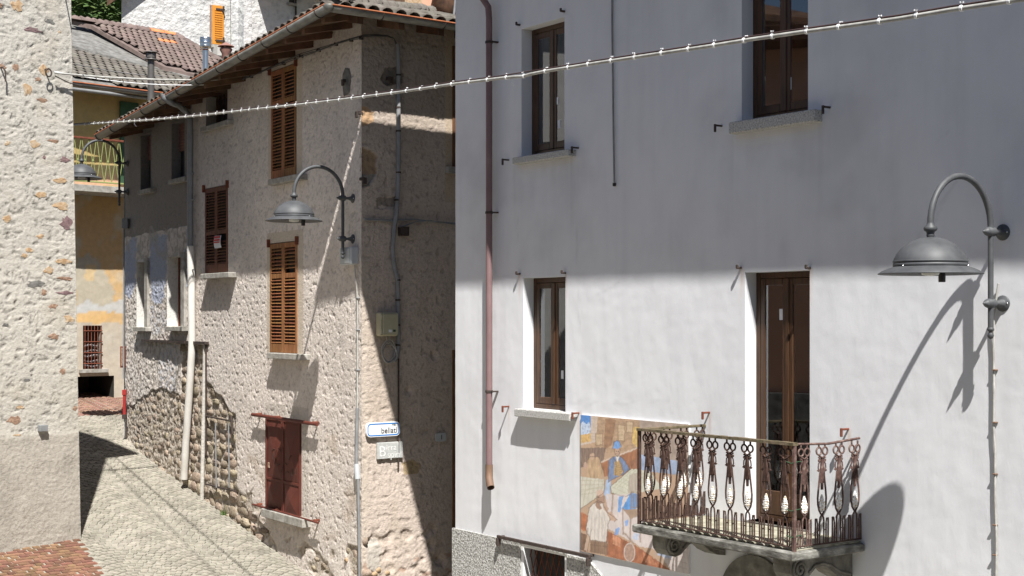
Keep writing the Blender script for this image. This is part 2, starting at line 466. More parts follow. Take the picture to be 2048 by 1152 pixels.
def wall_grid(name, mat, parent, x0, x1, z0, z1, res, holes, disp=None, col=None, M=None, skew=None, zfix=None):
    """holes = [(x0, x1, z0, z1, depth)]; the reveals of each hole belong to the wall"""
    xs = axis(x0, x1, res, [e for h in holes for e in h[:2]])
    zs = axis(z0, z1, res, [e for h in holes for e in h[2:4]])
    X, Z = np.meshgrid(xs, zs)
    D = disp(X, Z) if disp else np.zeros_like(X)
    for h in holes:
        dx = np.maximum(np.maximum(h[0]-X, X-h[1]), 0); dz = np.maximum(np.maximum(h[2]-Z, Z-h[3]), 0)
        D = D*sstep(0, .05, np.hypot(dx, dz))
    nx, nz = len(xs), len(zs)
    V = np.stack([X, -D, Z], -1).reshape(-1, 3)
    if zfix:
        V[:, 2] = zfix(V[:, 0], V[:, 2])
    if skew:
        V[:, 0] += skew(V[:, 2])
    cx = (xs[:-1]+xs[1:])/2; cz = (zs[:-1]+zs[1:])/2
    CX, CZ_ = np.meshgrid(cx, cz)
    keep = np.ones(CX.shape, bool)
    for h in holes:
        keep &= ~((CX > h[0]) & (CX < h[1]) & (CZ_ > h[2]) & (CZ_ < h[3]))
    J, I = np.nonzero(keep)
    a = J*nx+I
    Fq = np.stack([a, a+1, a+nx+1, a+nx], -1)
    extra_v = []; extra_f = []
    base = len(V)
    for h in holes:
        d = h[4]
        q = [(h[0], 0, h[2]), (h[1], 0, h[2]), (h[1], 0, h[3]), (h[0], 0, h[3])]
        k = base+len(extra_v)
        extra_v += q+[(p[0], d, p[2]) for p in q]
        for i in range(4):
            j = (i+1) % 4
            extra_f.append((k+i, k+j, k+4+j, k+4+i))
    if extra_v:
        V = np.concatenate([V, np.array(extra_v, float)]); Fq = np.concatenate([Fq, np.array(extra_f)])
    me = bpy.data.meshes.new(name)
    me.vertices.add(len(V)); me.vertices.foreach_set('co', V.astype(np.float32).ravel())
    nf = len(Fq)
    me.loops.add(nf*4); me.loops.foreach_set('vertex_index', Fq.astype(np.int32).ravel())
    me.polygons.add(nf); me.polygons.foreach_set('loop_start', np.arange(0, nf*4, 4, dtype=np.int32))
    sm = np.ones(nf, bool); sm[nf-len(extra_f):] = False
    me.polygons.foreach_set('use_smooth', sm)
    me.update(calc_edges=True)
    if col:
        C = np.ones((len(V), 4), np.float32)
        C[:X.size, :3] = col(X, Z).reshape(-1, 3)
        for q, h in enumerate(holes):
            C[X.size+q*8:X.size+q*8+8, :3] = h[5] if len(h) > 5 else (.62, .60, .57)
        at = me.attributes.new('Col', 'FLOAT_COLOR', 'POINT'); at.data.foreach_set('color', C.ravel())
    me.materials.append(MT[mat])
    return link(name, me, parent, M)

def mixc(c, new, m):
    return c*(1-m[..., None])+np.array(new)*m[..., None]

def project(P):
    return 1024+F_PX*P.x/P.y, 638-F_PX*(P.z-CZ)/P.y

def wall_px(fac, X, Z):
    """where points of a facade appear in the photograph (used only to lay out painted areas)"""
    wx = fac.o.x+fac.u.x*X; wy = fac.o.y+fac.u.y*X
    return 1024+F_PX*wx/wy, 638-F_PX*(Z+fac.z0-CZ)/wy

# ================================================================== GROUND
g = MB(); g.add([(-900, -400, -.25), (900, -400, -.25), (900, 1200, -.25), (-900, 1200, -.25)], [(0, 1, 2, 3)])
setting('ground', g, 'earth')

su = np.array([-Ff.u.x, -Ff.u.y]); sn = np.array([-Ff.i.x, -Ff.i.y])     # along the street (away) and across it (towards the left house)
fo = np.array([Ff.o.x, Ff.o.y])
def st_xy(s, t):
    return fo[0]+su[0]*s+sn[0]*t, fo[1]+su[1]*s+sn[1]*t

def street_bed():
    ss = np.linspace(-16, 21, 75); tt = np.linspace(-9, 12, 22)
    m = MB(); vs = []
    for s in ss:
        for t in tt:
            x, y = st_xy(s, t); vs.append((x, y, float(street_z(x, y))-.012))
    nt_ = len(tt)
    m.add(vs, [(i*nt_+j, i*nt_+j+1, (i+1)*nt_+j+1, (i+1)*nt_+j) for i in range(len(ss)-1) for j in range(nt_-1)], True)
    return m
street = setting('street', street_bed(), 'joint')

red_poly = [on_street(0, 1096), on_street(163, 1077), on_street(215, 1152)]
rp0, rp1, rp2 = [Vector((p.x, p.y)) for p in red_poly]
edge_d = (rp2-rp1).normalized()
rp2x = rp1+edge_d*4.5
wall_d = (rp0-rp1).normalized()
rp0x = rp1+wall_d*4
RED = [(rp1.x, rp1.y), (rp2x.x, rp2x.y), (rp2x.x+wall_d.x*4, rp2x.y+wall_d.y*4), (rp0x.x, rp0x.y)]

def in_left_house(x, y):
    l = Lf.Mi @ Vector((x, y, 0))
    return l.y > -.02 and l.x < .06

def sett_mesh(m, P, ang, lx, ly, hgt, slope):
    hgt *= .5
    """one cobble: slightly domed block with sunken sides"""
    c, s = math.cos(ang), math.sin(ang)
    vs = []
    for (sx, sy, z) in ((-1, -1, -.03), (1, -1, -.03), (1, 1, -.03), (-1, 1, -.03), (-.82, -.80, hgt), (.82, -.82, hgt), (.8, .82, hgt), (-.82, .8, hgt)):
        a = sx*lx/2*random.uniform(.93, 1.03); b = sy*ly/2*random.uniform(.93, 1.03)
        dx = a*c-b*s; dy = a*s+b*c
        vs.append((P[0]+dx, P[1]+dy, P[2]+z+random.uniform(-.002, .002)+slope(P[0]+dx, P[1]+dy)))
    m.add(vs, [(4, 5, 6, 7), (0, 1, 5, 4), (1, 2, 6, 5), (2, 3, 7, 6), (3, 0, 4, 7)])

def lay_grey():
    ang0 = math.atan2(sn[1], sn[0])
    cand = []
    pitch = .105
    for seg in range(-3, 5):
        w = 1.1; t0 = -.55+seg*w
        for r in range(-22, 122):
            n = 11
            for k in range(n):
                q = (k+.5)/n
                t = t0+q*w
                s = r*pitch+.34*math.sin(PI*q)+random.uniform(-.013, .013); t += random.uniform(-.011, .011)+(r % 2)*.045
                sl_ = .34*PI/w*math.cos(PI*q)
                x, y = st_xy(s, t)
                if s > 11.95 or s < -2.2 or (t < -.02 and s < 9.75):
                    continue
                if inside(RED, x, y) or in_left_house(x, y):
                    continue
                cand.append((x, y, ang0+math.atan(sl_)*-1+random.uniform(-.10, .10)))
    return cand
def sl0(x, y):
    return float(street_z(x, y))
cand = lay_grey()
vis = []
for c_ in cand:
    p = Vector((c_[0], c_[1], float(street_z(c_[0], c_[1]))))
    px, py = project(p)
    vis.append(0 if (px < 160 or px > 640 or py > 1160) else 1)
order = sorted([i for i in range(len(cand)) if vis[i]], key=lambda i: cand[i][1])
near = set(order[:298])
rest = MB()
sett_protos = []
for k in range(5):
    m = MB(); sett_mesh(m, (0, 0, 0), 0, .098, .098, .014, lambda x, y: 0); sett_protos.append(m.mesh('sett', MT['sett_grey_one']))
slope_e = 0.16
def slope_matrix(x, y, ang):
    e = .2
    gx = float(street_z(x+e, y)-street_z(x-e, y))/(2*e); gy = float(street_z(x, y+e)-street_z(x, y-e))/(2*e)
    n = Vector((-gx, -gy, 1)).normalized()
    X = Vector((math.cos(ang), math.sin(ang), 0)); X = (X-n*X.dot(n)).normalized(); Y = n.cross(X)
    z = float(street_z(x, y))
    return Matrix(((X.x, Y.x, n.x, x), (X.y, Y.y, n.y, y), (X.z, Y.z, n.z, z), (0, 0, 0, 1)))
for i, c_ in enumerate(cand):
    if i in near:
        link('sett', random.choice(sett_protos), street, slope_matrix(c_[0], c_[1], c_[2]))
    else:
        sett_mesh(rest, (c_[0], c_[1], 0), c_[2], .098, .098, .014, sl0)
o = part('sett_field', rest, 'sett_grey', street); o['kind'] = 'stuff'

# red porphyry paving in front of the left house
def red_paving():
    m = MB(); vs = []
    for (a, b) in RED:
        vs.append((a, b, float(street_z(a, b))-.006))
    m.add(vs, [(0, 1, 2, 3)])
    pv = setting('red_paving', m, 'joint')
    protos = []
    for k in range(5):
        q = MB(); sett_mesh(q, (0, 0, 0), 0, random.choice((.105, .12, .14, .17)), .10, .014, lambda x, y: 0); protos.append((q.mesh('sett', MT['sett_red'])))
    border = MB(); n = 0
    a0 = math.atan2(wall_d.y, wall_d.x)
    for r in range(0, 40):
        t = 0.02
        while t < 3.6:
            L_ = .135
            p = rp1+edge_d*(r*.108+.055)+wall_d*(t+L_/2+random.uniform(-.01, .01)+(r % 2)*.06)
            t += L_+.004
            if not inside(RED, p.x, p.y) or in_left_house(p.x, p.y-.05):
                continue
            P3 = Vector((p.x, p.y, float(street_z(p.x, p.y))))
            px, py = project(P3)
            if px < -60 or py > 1230 or n >= 298:
                continue
            n += 1
            link('sett', random.choice(protos), pv, slope_matrix(p.x, p.y, a0+random.uniform(-.05, .05)))
    return pv
red_paving()

def far_paving():
    m = MB(); q = []
    for (s, t) in ((11.95, -6), (11.95, 4.2), (15.5, 4.2), (15.5, -6)):
        x, y = st_xy(s, t); q.append((x, y, float(street_z(x, y))-.004))
    m.add(q, [(0, 1, 2, 3)])
    pv = setting('far_paving', m, 'joint')
    f = MB(); ang0 = math.atan2(sn[1], sn[0])
    for seg in range(4):
        for r in range(-4, 30):
            for k in range(10):
                q_ = (k+.5)/10; t = -2.6+seg*1.3+q_*1.3; s = 11.9+r*.125+.5*math.sin(PI*q_)
                if s < 12.0 or s > 15.2:
                    continue
                x, y = st_xy(s, t)
                sett_mesh(f, (x, y, .004), ang0-math.atan(.5*PI/1.3*math.cos(PI*q_)), .108, .098, .012, sl0)
    o = part('sett_field', f, 'sett_red_far', pv); o['kind'] = 'stuff'
far_paving()

# ================================================================== SHARED BUILDERS
def casement(root, x0, x1, z0, z1, y, stickers=(), curtain=None, transom=None, bottom_rail=.075, name='window', room=True):
    fw = .055
    fr = MB()
    fr.bbox(x0, x0+fw, y-.01, y+.06, z0, z1); fr.bbox(x1-fw, x1, y-.01, y+.06, z0, z1)
    fr.bbox(x0+fw, x1-fw, y-.01, y+.06, z1-fw, z1); fr.bbox(x0+fw, x1-fw, y-.01, y+.06, z0, z0+fw)
    w = part(name, fr, 'brown_wood', root)
    xm = (x0+x1)/2
    for (a, b) in ((x0+fw, xm), (xm, x1-fw)):
        s = MB(); sw = .062; ys = y-.012
        a += .002; b -= .002; c = z0+fw+.002; d = z1-fw-.002
        s.bbox(a, a+sw, ys, ys+.038, c, d, .006); s.bbox(b-sw, b, ys, ys+.038, c, d, .006)
        s.bbox(a+sw, b-sw, ys, ys+.038, d-sw, d, .006); s.bbox(a+sw, b-sw, ys, ys+.038, c, c+bottom_rail, .006)
        part('sash', s, 'brown_wood', w)
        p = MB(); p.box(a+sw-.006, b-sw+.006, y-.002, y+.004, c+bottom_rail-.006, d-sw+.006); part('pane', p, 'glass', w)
    as_ = MB(); as_.bbox(xm-.022, xm+.022, y-.022, y-.012, z0+fw+.004, z1-fw-.004, .005); part('astragal', as_, 'brown_wood', w)
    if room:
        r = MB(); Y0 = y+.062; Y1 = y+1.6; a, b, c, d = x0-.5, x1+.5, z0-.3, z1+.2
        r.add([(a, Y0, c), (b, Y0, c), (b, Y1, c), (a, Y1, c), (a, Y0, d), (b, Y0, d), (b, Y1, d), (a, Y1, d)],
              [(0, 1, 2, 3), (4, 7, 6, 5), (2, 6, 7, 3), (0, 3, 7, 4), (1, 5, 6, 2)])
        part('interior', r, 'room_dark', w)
    if curtain:
        c0, c1 = curtain
        m = MB(); n = 40; vs = []
        for i in range(n+1):
            x = x0+(x1-x0)*(c0+(c1-c0)*i/n); yy = y+.016+.006*math.sin(i*1.15)+.004*math.sin(i*.4)
            vs += [(x, yy, z0+.04), (x, yy, z1-.03)]
        m.add(vs, [(2*i, 2*i+2, 2*i+3, 2*i+1) for i in range(n)], True)
        part('curtain', m, 'curtain', w)
    for (sx, sz, sw_, sh_) in stickers:
        m = MB(); m.box(sx, sx+sw_, y-.006, y-.003, sz, sz+sh_); part('sticker', m, 'paper', w)
    return w

def stone_sill(root, x0, x1, z1, th, out, inn, mat='granite', name='sill'):
    m = MB(); m.bbox(x0, x1, -out, inn, z1-th, z1, .008)
    return part(name, m, mat, root)

SLATS = {}
def shutter(root, x0, x1, z0, z1, y, mat, slat_pitch=.043, mids=(.68,), open_low=None, tilt=.6, missing=()):
    """louvred leaf: frame mesh with every slat a sub-part"""
    st = .052; rails = [z0, z1]
    m = MB()
    m.bbox(x0, x0+st, y-.018, y+.018, z0, z1); m.bbox(x1-st, x1, y-.018, y+.018, z0, z1)
    bands = []; lo = z0
    spans = [(z0, z0+.13)]+[(z0+(z1-z0)*f-.035, z0+(z1-z0)*f+.035) for f in mids]+[(z1-.075, z1)]
    for (a, b) in spans:
        m.bbox(x0+st, x1-st, y-.016, y+.016, a, b)
    leaf = part('shutter', m, mat, root)
    key = (round(x1-x0, 3), mat)
    if key not in SLATS:
        q = MB(); h = .019; t = .0045; L_ = (x1-x0)/2-st+.004
        q.box(-L_, L_, -.022, .022, -t, t); SLATS[key] = q.mesh('slat', MT[mat])
    k = 0
    for (a, b) in zip(spans[:-1], spans[1:]):
        lo, hi = a[1], b[0]
        n = int((hi-lo)/slat_pitch); p = (hi-lo)/n
        for i in range(n):
            k += 1
            if k in missing:
                continue
            z = lo+p*(i+.5)
            M = Matrix.Translation((( x0+x1)/2, y, z)) @ Matrix.Rotation(tilt+random.uniform(-.09, .09), 4, 'X') @ Matrix.Rotation(random.uniform(-.012, .012), 4, 'Y')
            if random.random() < .05:
                M = M @ Matrix.Rotation(random.uniform(-.06, .06), 4, 'Y')
            link('slat', SLATS[key], leaf, M)
    return leaf

def irregular(cx, cz, rx, rz, n=14, jag=.25, seed=None):
    rr = random.Random(seed)
    return [(cx+rx*math.cos(2*PI*i/n)*(1+rr.uniform(-jag, jag)), cz+rz*math.sin(2*PI*i/n)*(1+rr.uniform(-jag, jag))) for i in range(n)]

def blob(poly, y_edge, y_top, inset=.6):
    """low mound with the outline of poly standing proud of the wall"""
    n = len(poly); cx = sum(p[0] for p in poly)/n; cz = sum(p[1] for p in poly)/n
    m = MB(); vs = [(a, y_edge, b) for a, b in poly]
    vs += [(cx+(a-cx)*inset, y_top+random.uniform(-.004, .004), cz+(b-cz)*inset) for a, b in poly]+[(cx, y_top-.003, cz)]
    fs = [(i, (i+1) % n, n+(i+1) % n, n+i) for i in range(n)]+[(n+i, n+(i+1) % n, 2*n) for i in range(n)]
    m.add(vs, fs, False)
    return m

def stone_protos(mat, count=7, seed=3):
    rr = random.Random(seed); out = []
    for k in range(count):
        m = MB(); seg = 8; vs = []
        pw = rr.uniform(.30, .75)
        jit = [rr.uniform(.72, 1.18) for _ in range(seg)]
        for (h, r) in ((-.5, .85), (-.22, 1.0), (.15, .92), (.33, .70)):
            for i in range(seg):
                a = 2*PI*i/seg+rr.uniform(-.1, .1)
                ca, sa = math.cos(a), math.sin(a)
                ex = math.copysign(abs(ca)**pw, ca); ez = math.copysign(abs(sa)**pw, sa)
                vs.append((ex*.5*r*jit[i], -(h+rr.uniform(-.06, .06)), ez*.5*r*jit[(i+3) % seg]))
        fs = [(j*seg+i, j*seg+(i+1) % seg, (j+1)*seg+(i+1) % seg, (j+1)*seg+i) for j in range(3) for i in range(seg)]
        fs.append(tuple(range(3*seg, 4*seg)))
        m.add(vs, fs, True)
        out.append(m.mesh('stone', MT[mat]))
    return out

def flat_text(body, size, mat, parent, M, name='lettering', align='LEFT', extrude=.0015):
    cu = bpy.data.curves.new(name, 'FONT'); cu.body = body; cu.size = size; cu.extrude = extrude; cu.align_x = align
    tmp = bpy.data.objects.new(name, cu); COL.objects.link(tmp)
    dg = bpy.context.evaluated_depsgraph_get()
    me = bpy.data.meshes.new_from_object(tmp.evaluated_get(dg))
    bpy.data.objects.remove(tmp, do_unlink=True); bpy.data.curves.remove(cu)
    me.materials.clear(); me.materials.append(MT[mat]); me.name = name
    return link(name, me, parent, M)

UP = Matrix.Rotation(PI/2, 4, 'X')          # text lying in x,y -> standing in x,z facing -y

# ================================================================== WHITE HOUSE ON THE RIGHT
WH = thing('plaster_house', 'smooth white plastered house with brown windows and an iron balcony', 'house', Wf.M.copy())
def wrect(x0, x1, yt, yb):
    return Wf.x(x0), Wf.x(x1), Wf.z(x0, yb), Wf.z(x0, yt)
ul = wrect(1043, 1129, 58, 313); ll = wrect(1046.5, 1131, 556, 817)
ur = (Wf.x(1483.5), Wf.x(1616), Wf.z(1483, 243), Wf.z(1483, 243)+1.62)
slab_z = Wf.z(1590, 1103, .80)
dr = (Wf.x(1490), Wf.x(1619.5), slab_z+.03, Wf.z(1490, 545))
bw = (Wf.x(1050), Wf.x(1132), Wf.z(1050, 1092)-1.0, Wf.z(1050, 1094))
DEP = .17
wc = (.70, .70, .71)
holes = [(*h, DEP, wc) for h in (ul, ll, ur, dr)]+[(*bw, .16, wc)]
plinth_z = Wf.z(911, 1056)

def w_disp(X, Z):
    return .006*fbm(X*1.3, Z*.9, 3, 5)+.0016*fbm(X*5, Z*5, 2, 19)+.0010*perlin(X*14, Z*14, 9)
def w_col(X, Z):
    c = np.empty(X.shape+(3,)); c[:] = (.715, .715, .73)
    st = .5+.5*fbm(X*5, Z*.35, 4, 31)
    big = .5+.5*fbm(X*.45, Z*.4, 3, 8)
    c *= (1-.055*sstep(.45, .85, st)-.05*sstep(.4, .8, big))[..., None]
    # rain streaks below the sills
    for (h, ex) in ((ul, .13), (ll, .13), (ur, .14)):
        for e in (h[0]-ex, h[1]+ex):
            d = np.exp(-((X-e)/.028)**2)*sstep(h[2]-1.1, h[2]-.1, Z)*(Z < h[2]-.08)
            c *= (1-.16*d*(.5+.5*perlin(X*30, Z*2, 3)))[..., None]
        d = ((X > h[0]-.08) & (X < h[1]+.08))*sstep(h[2]-.9, h[2]-.1, Z)*(Z < h[2]-.06)
        c *= (1-.075*d*(.45+.55*fbm(X*9, Z*.6, 3, 71)))[..., None]
    # cloudy darker patches on the upper storey, rust runs below the old hooks
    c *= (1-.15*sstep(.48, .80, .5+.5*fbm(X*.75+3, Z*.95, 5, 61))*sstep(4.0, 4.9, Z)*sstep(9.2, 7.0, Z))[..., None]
    c *= (1-.03*sstep(.5, .7, .5+.5*fbm(X*2.6, Z*1.8, 4, 66)))[..., None]
    for (px, py) in ((1018, 813), (1158, 826), (1419, 825), (1697, 858), (1040, 548), (1131, 546), (1482, 536), (1620, 536)):
        a_, b_ = Wf.at(px, py); d = np.exp(-((X-a_-.012*perlin(Z*6, Z*0+px, 4))/.016)**2)*(Z < b_)*sstep(b_-.45, b_, Z)
        c = c*(1-.45*d[..., None]*np.array([.25, .55, .75]))
    # grime near the foot and the left corner, cracks
    c *= (1-.10*sstep(plinth_z+.35, plinth_z, Z)*(.5+.5*fbm(X*4, Z*3, 3, 4)))[..., None]
    c *= (1-.08*sstep(.5, .1, X)*sstep(1.4, .5, abs(Z-2.9))*(.5+.5*fbm(X*8, Z*.8, 3, 44)))[..., None]
    for (xa, za, dx, dz, sd) in ((ul[1]+.16, ul[2]-.1, .12, -2.1, 1), (ll[0]-.08, ll[3]+.12, -.05, 1.0, 2), (ur[1]+1.3, ll[3]+.9, .5, .35, 3), (ll[1]+.9, ll[3]-.1, -.5, -.14, 4), (ll[1]+.05, ll[2]+.1, 1.6, .1, 5), (6.6, 4.9, .5, .6, 6)):
        t = ((X-xa)*dx+(Z-za)*dz)/(dx*dx+dz*dz)
        d = abs((X-xa)*dz-(Z-za)*dx)/math.hypot(dx, dz)+.05*perlin(X*3+sd*7, Z*3, sd)
        m = np.exp(-(d/.012)**2)*(t > 0)*(t < 1)
        c *= (1-.10*m)[..., None]
    return np.clip(c, 0, .82)
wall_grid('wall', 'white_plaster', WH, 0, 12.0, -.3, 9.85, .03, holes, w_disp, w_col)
b_ = MB()
b_.add([(0, 0, -.3), (0, 7.5, -.3), (0, 7.5, 10.6), (0, 0, 9.85)], [(0, 1, 2, 3)])
b_.add([(12.0, 0, -.3), (12.0, 7.5, -.3), (12.0, 7.5, 10.6), (12.0, 0, 9.85)], [(0, 1, 2, 3)])
b_.add([(0, 7.5, -.3), (12.0, 7.5, -.3), (12.0, 7.5, 10.6), (0, 7.5, 10.6)], [(0, 1, 2, 3)])
part('side_wall', b_, 'plain_wall', WH)

# roof, above the frame: its eaves shade the upper half of this wall and part of the corner house
k2 = SUN.z/(-(Vector((-SUN.x, -SUN.y, 0)).dot(-Wf.i)))
E_OUT, E_SIDE = 1.3157, .7977
eave_z = Wf.z(1300, 560)+E_OUT*abs(k2)
def hip_roof(x0, x1, y0, y1, z, rise, th=.12):
    m = MB(); d = (y1-y0)/2
    rx0 = x0+d; rx1 = max(x1-d, rx0+.2); ym = (y0+y1)/2; r = rise*d
    for dz, flip in ((0, True), (th, False)):
        vs = [(x0, y0, z+dz), (x1, y0, z+dz), (x1, y1, z+dz), (x0, y1, z+dz), (rx0, ym, z+r+dz), (rx1, ym, z+r+dz)]
        fs = [(0, 1, 5, 4), (1, 2, 5), (2, 3, 4, 5), (3, 0, 4)]
        m.add(vs, [tuple(reversed(f)) if flip else f for f in fs])
    P = [(x0, y0), (x1, y0), (x1, y1), (x0, y1)]
    for i in range(4):
        a, b = P[i], P[(i+1) % 4]
        m.add([(*a, z), (*b, z), (*b, z+th), (*a, z+th)], [(0, 1, 2, 3)])
    return m
part('roof', hip_roof(-E_SIDE, 13.0, -E_OUT, 8.3, eave_z, .34), 'eave_wood', WH)

# windows
wx = Wf.x
casement(WH, *ul, DEP-.02, stickers=((Wf.x(1094), Wf.z(1094, 255), .05, .09), (Wf.x(1092), Wf.z(1092, 207), .03, .08)))
casement(WH, *ll, DEP-.02, curtain=(.1, .52), stickers=((Wf.x(1101), Wf.z(1101, 758), .04, .09),))
casement(WH, *ur, DEP-.02, stickers=((Wf.x(1548), Wf.z(1548, 178), .07, .11),))
casement(WH, *dr, DEP-.02, curtain=(.12, .36), stickers=((Wf.x(1536), Wf.z(1536, 640), .07, .10),), bottom_rail=.22, name='balcony_door')
for (a, b, yl, th) in ((1025.5, 1138, 315.5, .075), (1029, 1140, 817, .085), (1458, 1630, 245, .105)):
    xa, za = Wf.at(a, yl, .09); xb = Wf.x(b, .09)
    stone_sill(WH, xa, xb, za, th, .10, .10)
d_s = MB(); d_s.bbox(dr[0], dr[1], -.02, .16, dr[2]-.05, dr[2]); part('threshold', d_s, 'slab_stone', WH)

# basement window with its grille, canopy bar, rough plinth
bf = MB(); a, b, c, d = bw
for (p, q, r, s) in ((a-.05, a, c, d+.05), (b, b+.05, c, d+.05), (a, b, d, d+.05)):
    bf.bbox(p, q, -.02, .16, r, s)
bwin = part('basement_window', bf, 'white_paint', WH)
r_ = MB(); r_.box(a, b, .155, .165, c, d); part('pane', r_, 'room_dark', bwin)
for i in range(13):
    t_ = MB(); x = a+(b-a)*(i-3)/7
    p0 = Vector((x, .07, c)); p1 = Vector((x+.36*(d-c)/1.0, .07, d)); p2 = Vector((x-.36*(d-c), .08, d))
    for q in (p1, p2):
        # clip the diagonal to the opening
        A = Vector(p0); B = Vector(q); dd = B-A
        lo, hi = 0., 1.
        if abs(dd.x) > 1e-6:
            t0 = (a-A.x)/dd.x; t1 = (b-A.x)/dd.x
            lo = max(lo, min(t0, t1)); hi = min(hi, max(t0, t1))
        if hi-lo > .05:
            t_.tube([A+dd*lo, A+dd*hi], .006, 5)
    if t_.v:
        part('grille_bar', t_, 'rust', bwin)
cb = MB(); xa, za = Wf.at(995, 1073, .07); xb, zb = Wf.at(1180, 1113, .07)
za = (za+zb)/2
cb.bbox(xa, xb, -.085, -.055, za-.018, za+.018)
for x in (xa+.03, xb-.03):
    cb.bbox(x-.012, x+.012, -.06, .02, za-.012, za+.012)
part('curtain_rail', cb, 'iron', WH)
for x in (xa+.02, xb-.02):
    m = MB(); m.bbox(x-.015, x+.015, -.10, -.05, za-.10, za-.012); part('rail_end', m, 'iron', WH)
px_ = Wf.x(1180); pr = Wf.x(1206)
pl = MB()
ap = bw[0]-.052; bp = bw[1]+.052
pl.prism([(-.03, -.3), (ap, -.3), (ap, plinth_z), (-.03, plinth_z)], -.03, .0)
pl.prism([(ap, bw[3]+.052), (bp, bw[3]+.052), (bp, plinth_z-.02), (ap, plinth_z)], -.03, .0)
pl.prism([(bp, -.3), (pr+.6, -.3), (pr, Wf.z(1206, 1150)), (px_, plinth_z-.02), (bp, plinth_z-.02)], -.03, .0)
part('plinth', pl, 'roughcast', WH)

# downpipe
dp = MB(); x = Wf.x(977.5, .09); zt = Wf.z(977, 14, .09); zb = Wf.z(979, 940, .09)
R = .037
dp.tube([(x-.14, -.30, zt+.42), (x-.12, -.24, zt+.26), (x-.06, -.13, zt+.10), (x-.01, -.09, zt), (x, -.085, zt-.12), (x, -.085, zb)], R, 12)
dpo = part('downpipe', dp, 'pipe_mauve', WH)
sh = MB(); sh.tube([(x, -.085, zb+.06), (x, -.085, zb-.02), (x+.015, -.095, zb-.09), (x+.07, -.12, zb-.16), (x+.10, -.13, zb-.19)], R+.006, 12, cap=False); part('pipe_shoe', sh, 'pipe_brown', dpo)
for py in (84, 425, 783):
    z = Wf.z(979, py, .09); m = MB(); m.lathe([(R+.006, -.014), (R+.009, 0), (R+.006, .014)], 14, Matrix.Translation((x, -.085, z))); m.box(x+R-.005, x+R+.03, -.09, .0, z-.008, z+.008)
    part('pipe_clamp', m, 'iron', dpo)

# loose cable hanging down the wall
m = MB(); xs_ = [Wf.x(p, .02) for p in (1224, 1225.5, 1226.5, 1228.5)]
m.tube([(xs_[0], -.02, 9.6), (xs_[0], -.02, Wf.z(1224, 60)), (xs_[1], -.02, Wf.z(1225, 150)), (xs_[2], -.02, Wf.z(1226, 240)), (xs_[3], -.02, Wf.z(1228, 365))], .010, 6)
o = part('hanging_cable', m, 'cable_grey', None, Wf.M.copy()); describe(o, 'grey cable hanging loose down the shaded white wall, its end cut off', 'cable')
m = MB(); m.bbox(xs_[3]-.014, xs_[3]+.014, -.034, -.006, Wf.z(1228, 373), Wf.z(1228, 366)); part('cable_end', m, 'iron', o)

# shutter stops (little iron L hooks) and hinge pins
def hook(px, py, rust=False):
    x, z = Wf.at(px, py); m = MB()
    m.bbox(x-.008, x+.008, -.085, .02, z-.009, z+.009); m.bbox(x-.010, x+.010, -.098, -.078, z-.062, z+.011, .003)
    part('shutter_stop', m, 'rust' if rust else 'iron', WH)
for h in ((1018, 320), (1157, 296), (1444, 252), (1660, 215)):
    hook(*h)
for h in ((1018, 813), (1158, 826), (1419, 825), (1697, 858)):
    hook(*h, rust=True)
for (px, py) in ((1040, 50), (1129, 23), (1040, 548), (1131, 546), (1482, 536), (1620, 536)):
    x, z = Wf.at(px, py); m = MB(); m.bbox(x-.012, x+.012, -.055, .02, z-.010, z+.010); m.bbox(x-.012, x+.012, -.06, -.04, z-.006, z+.030)
    part('hinge_pin', m, 'iron', WH)

# stone arch head and corbels below the balcony
xc, zc = Wf.at(1514, 1110); zc -= .42
m = MB(); poly = [(xc+.44*math.cos(a), zc+.42*math.sin(a)) for a in np.linspace(0, PI, 22)]
m.prism(poly, -.035, .0); part('stone_arch', m, 'corbel_stone', WH)
zs0 = slab_z-.075
def corbel(cx, w=.17):
    prof = [(0, zs0), (-.74, zs0), (-.745, zs0-.07), (-.735, zs0-.13), (-.69, zs0-.185), (-.62, zs0-.205), (-.55, zs0-.19), (-.49, zs0-.14), (-.44, zs0-.105), (-.36, zs0-.10), (-.27, zs0-.135), (-.20, zs0-.19), (-.10, zs0-.235), (0, zs0-.25)]
    m = MB(); m.prism(prof, cx-w/2, cx+w/2, 'x')
    c = part('corbel', m, 'corbel_stone', WH)
    for side in (-1, 1):
        s = MB(); pts = []
        for k in range(46):
            a = k*.30; r = .088*(1-k/52)
            pts.append((cx+side*(w/2+.004), -.635+r*math.cos(a+1.2), zs0-.10+r*math.sin(a+1.2)))
        s.tube(pts, .014, 6); part('scroll', s, 'corbel_stone', c)
        s = MB(); s.tube([(cx+side*(w/2+.002), y_, z_) for (y_, z_) in ((-.53, zs0-.14), (-.46, zs0-.085), (-.36, zs0-.075), (-.26, zs0-.105), (-.16, zs0-.165), (-.03, zs0-.20))], .013, 6); part('scroll', s, 'corbel_stone', c)
    return c
bxl, bxr = 4.256, 6.128
corbel(Wf.x(1349, .63)-.085); corbel(Wf.x(1600, .63)-.095, .19)

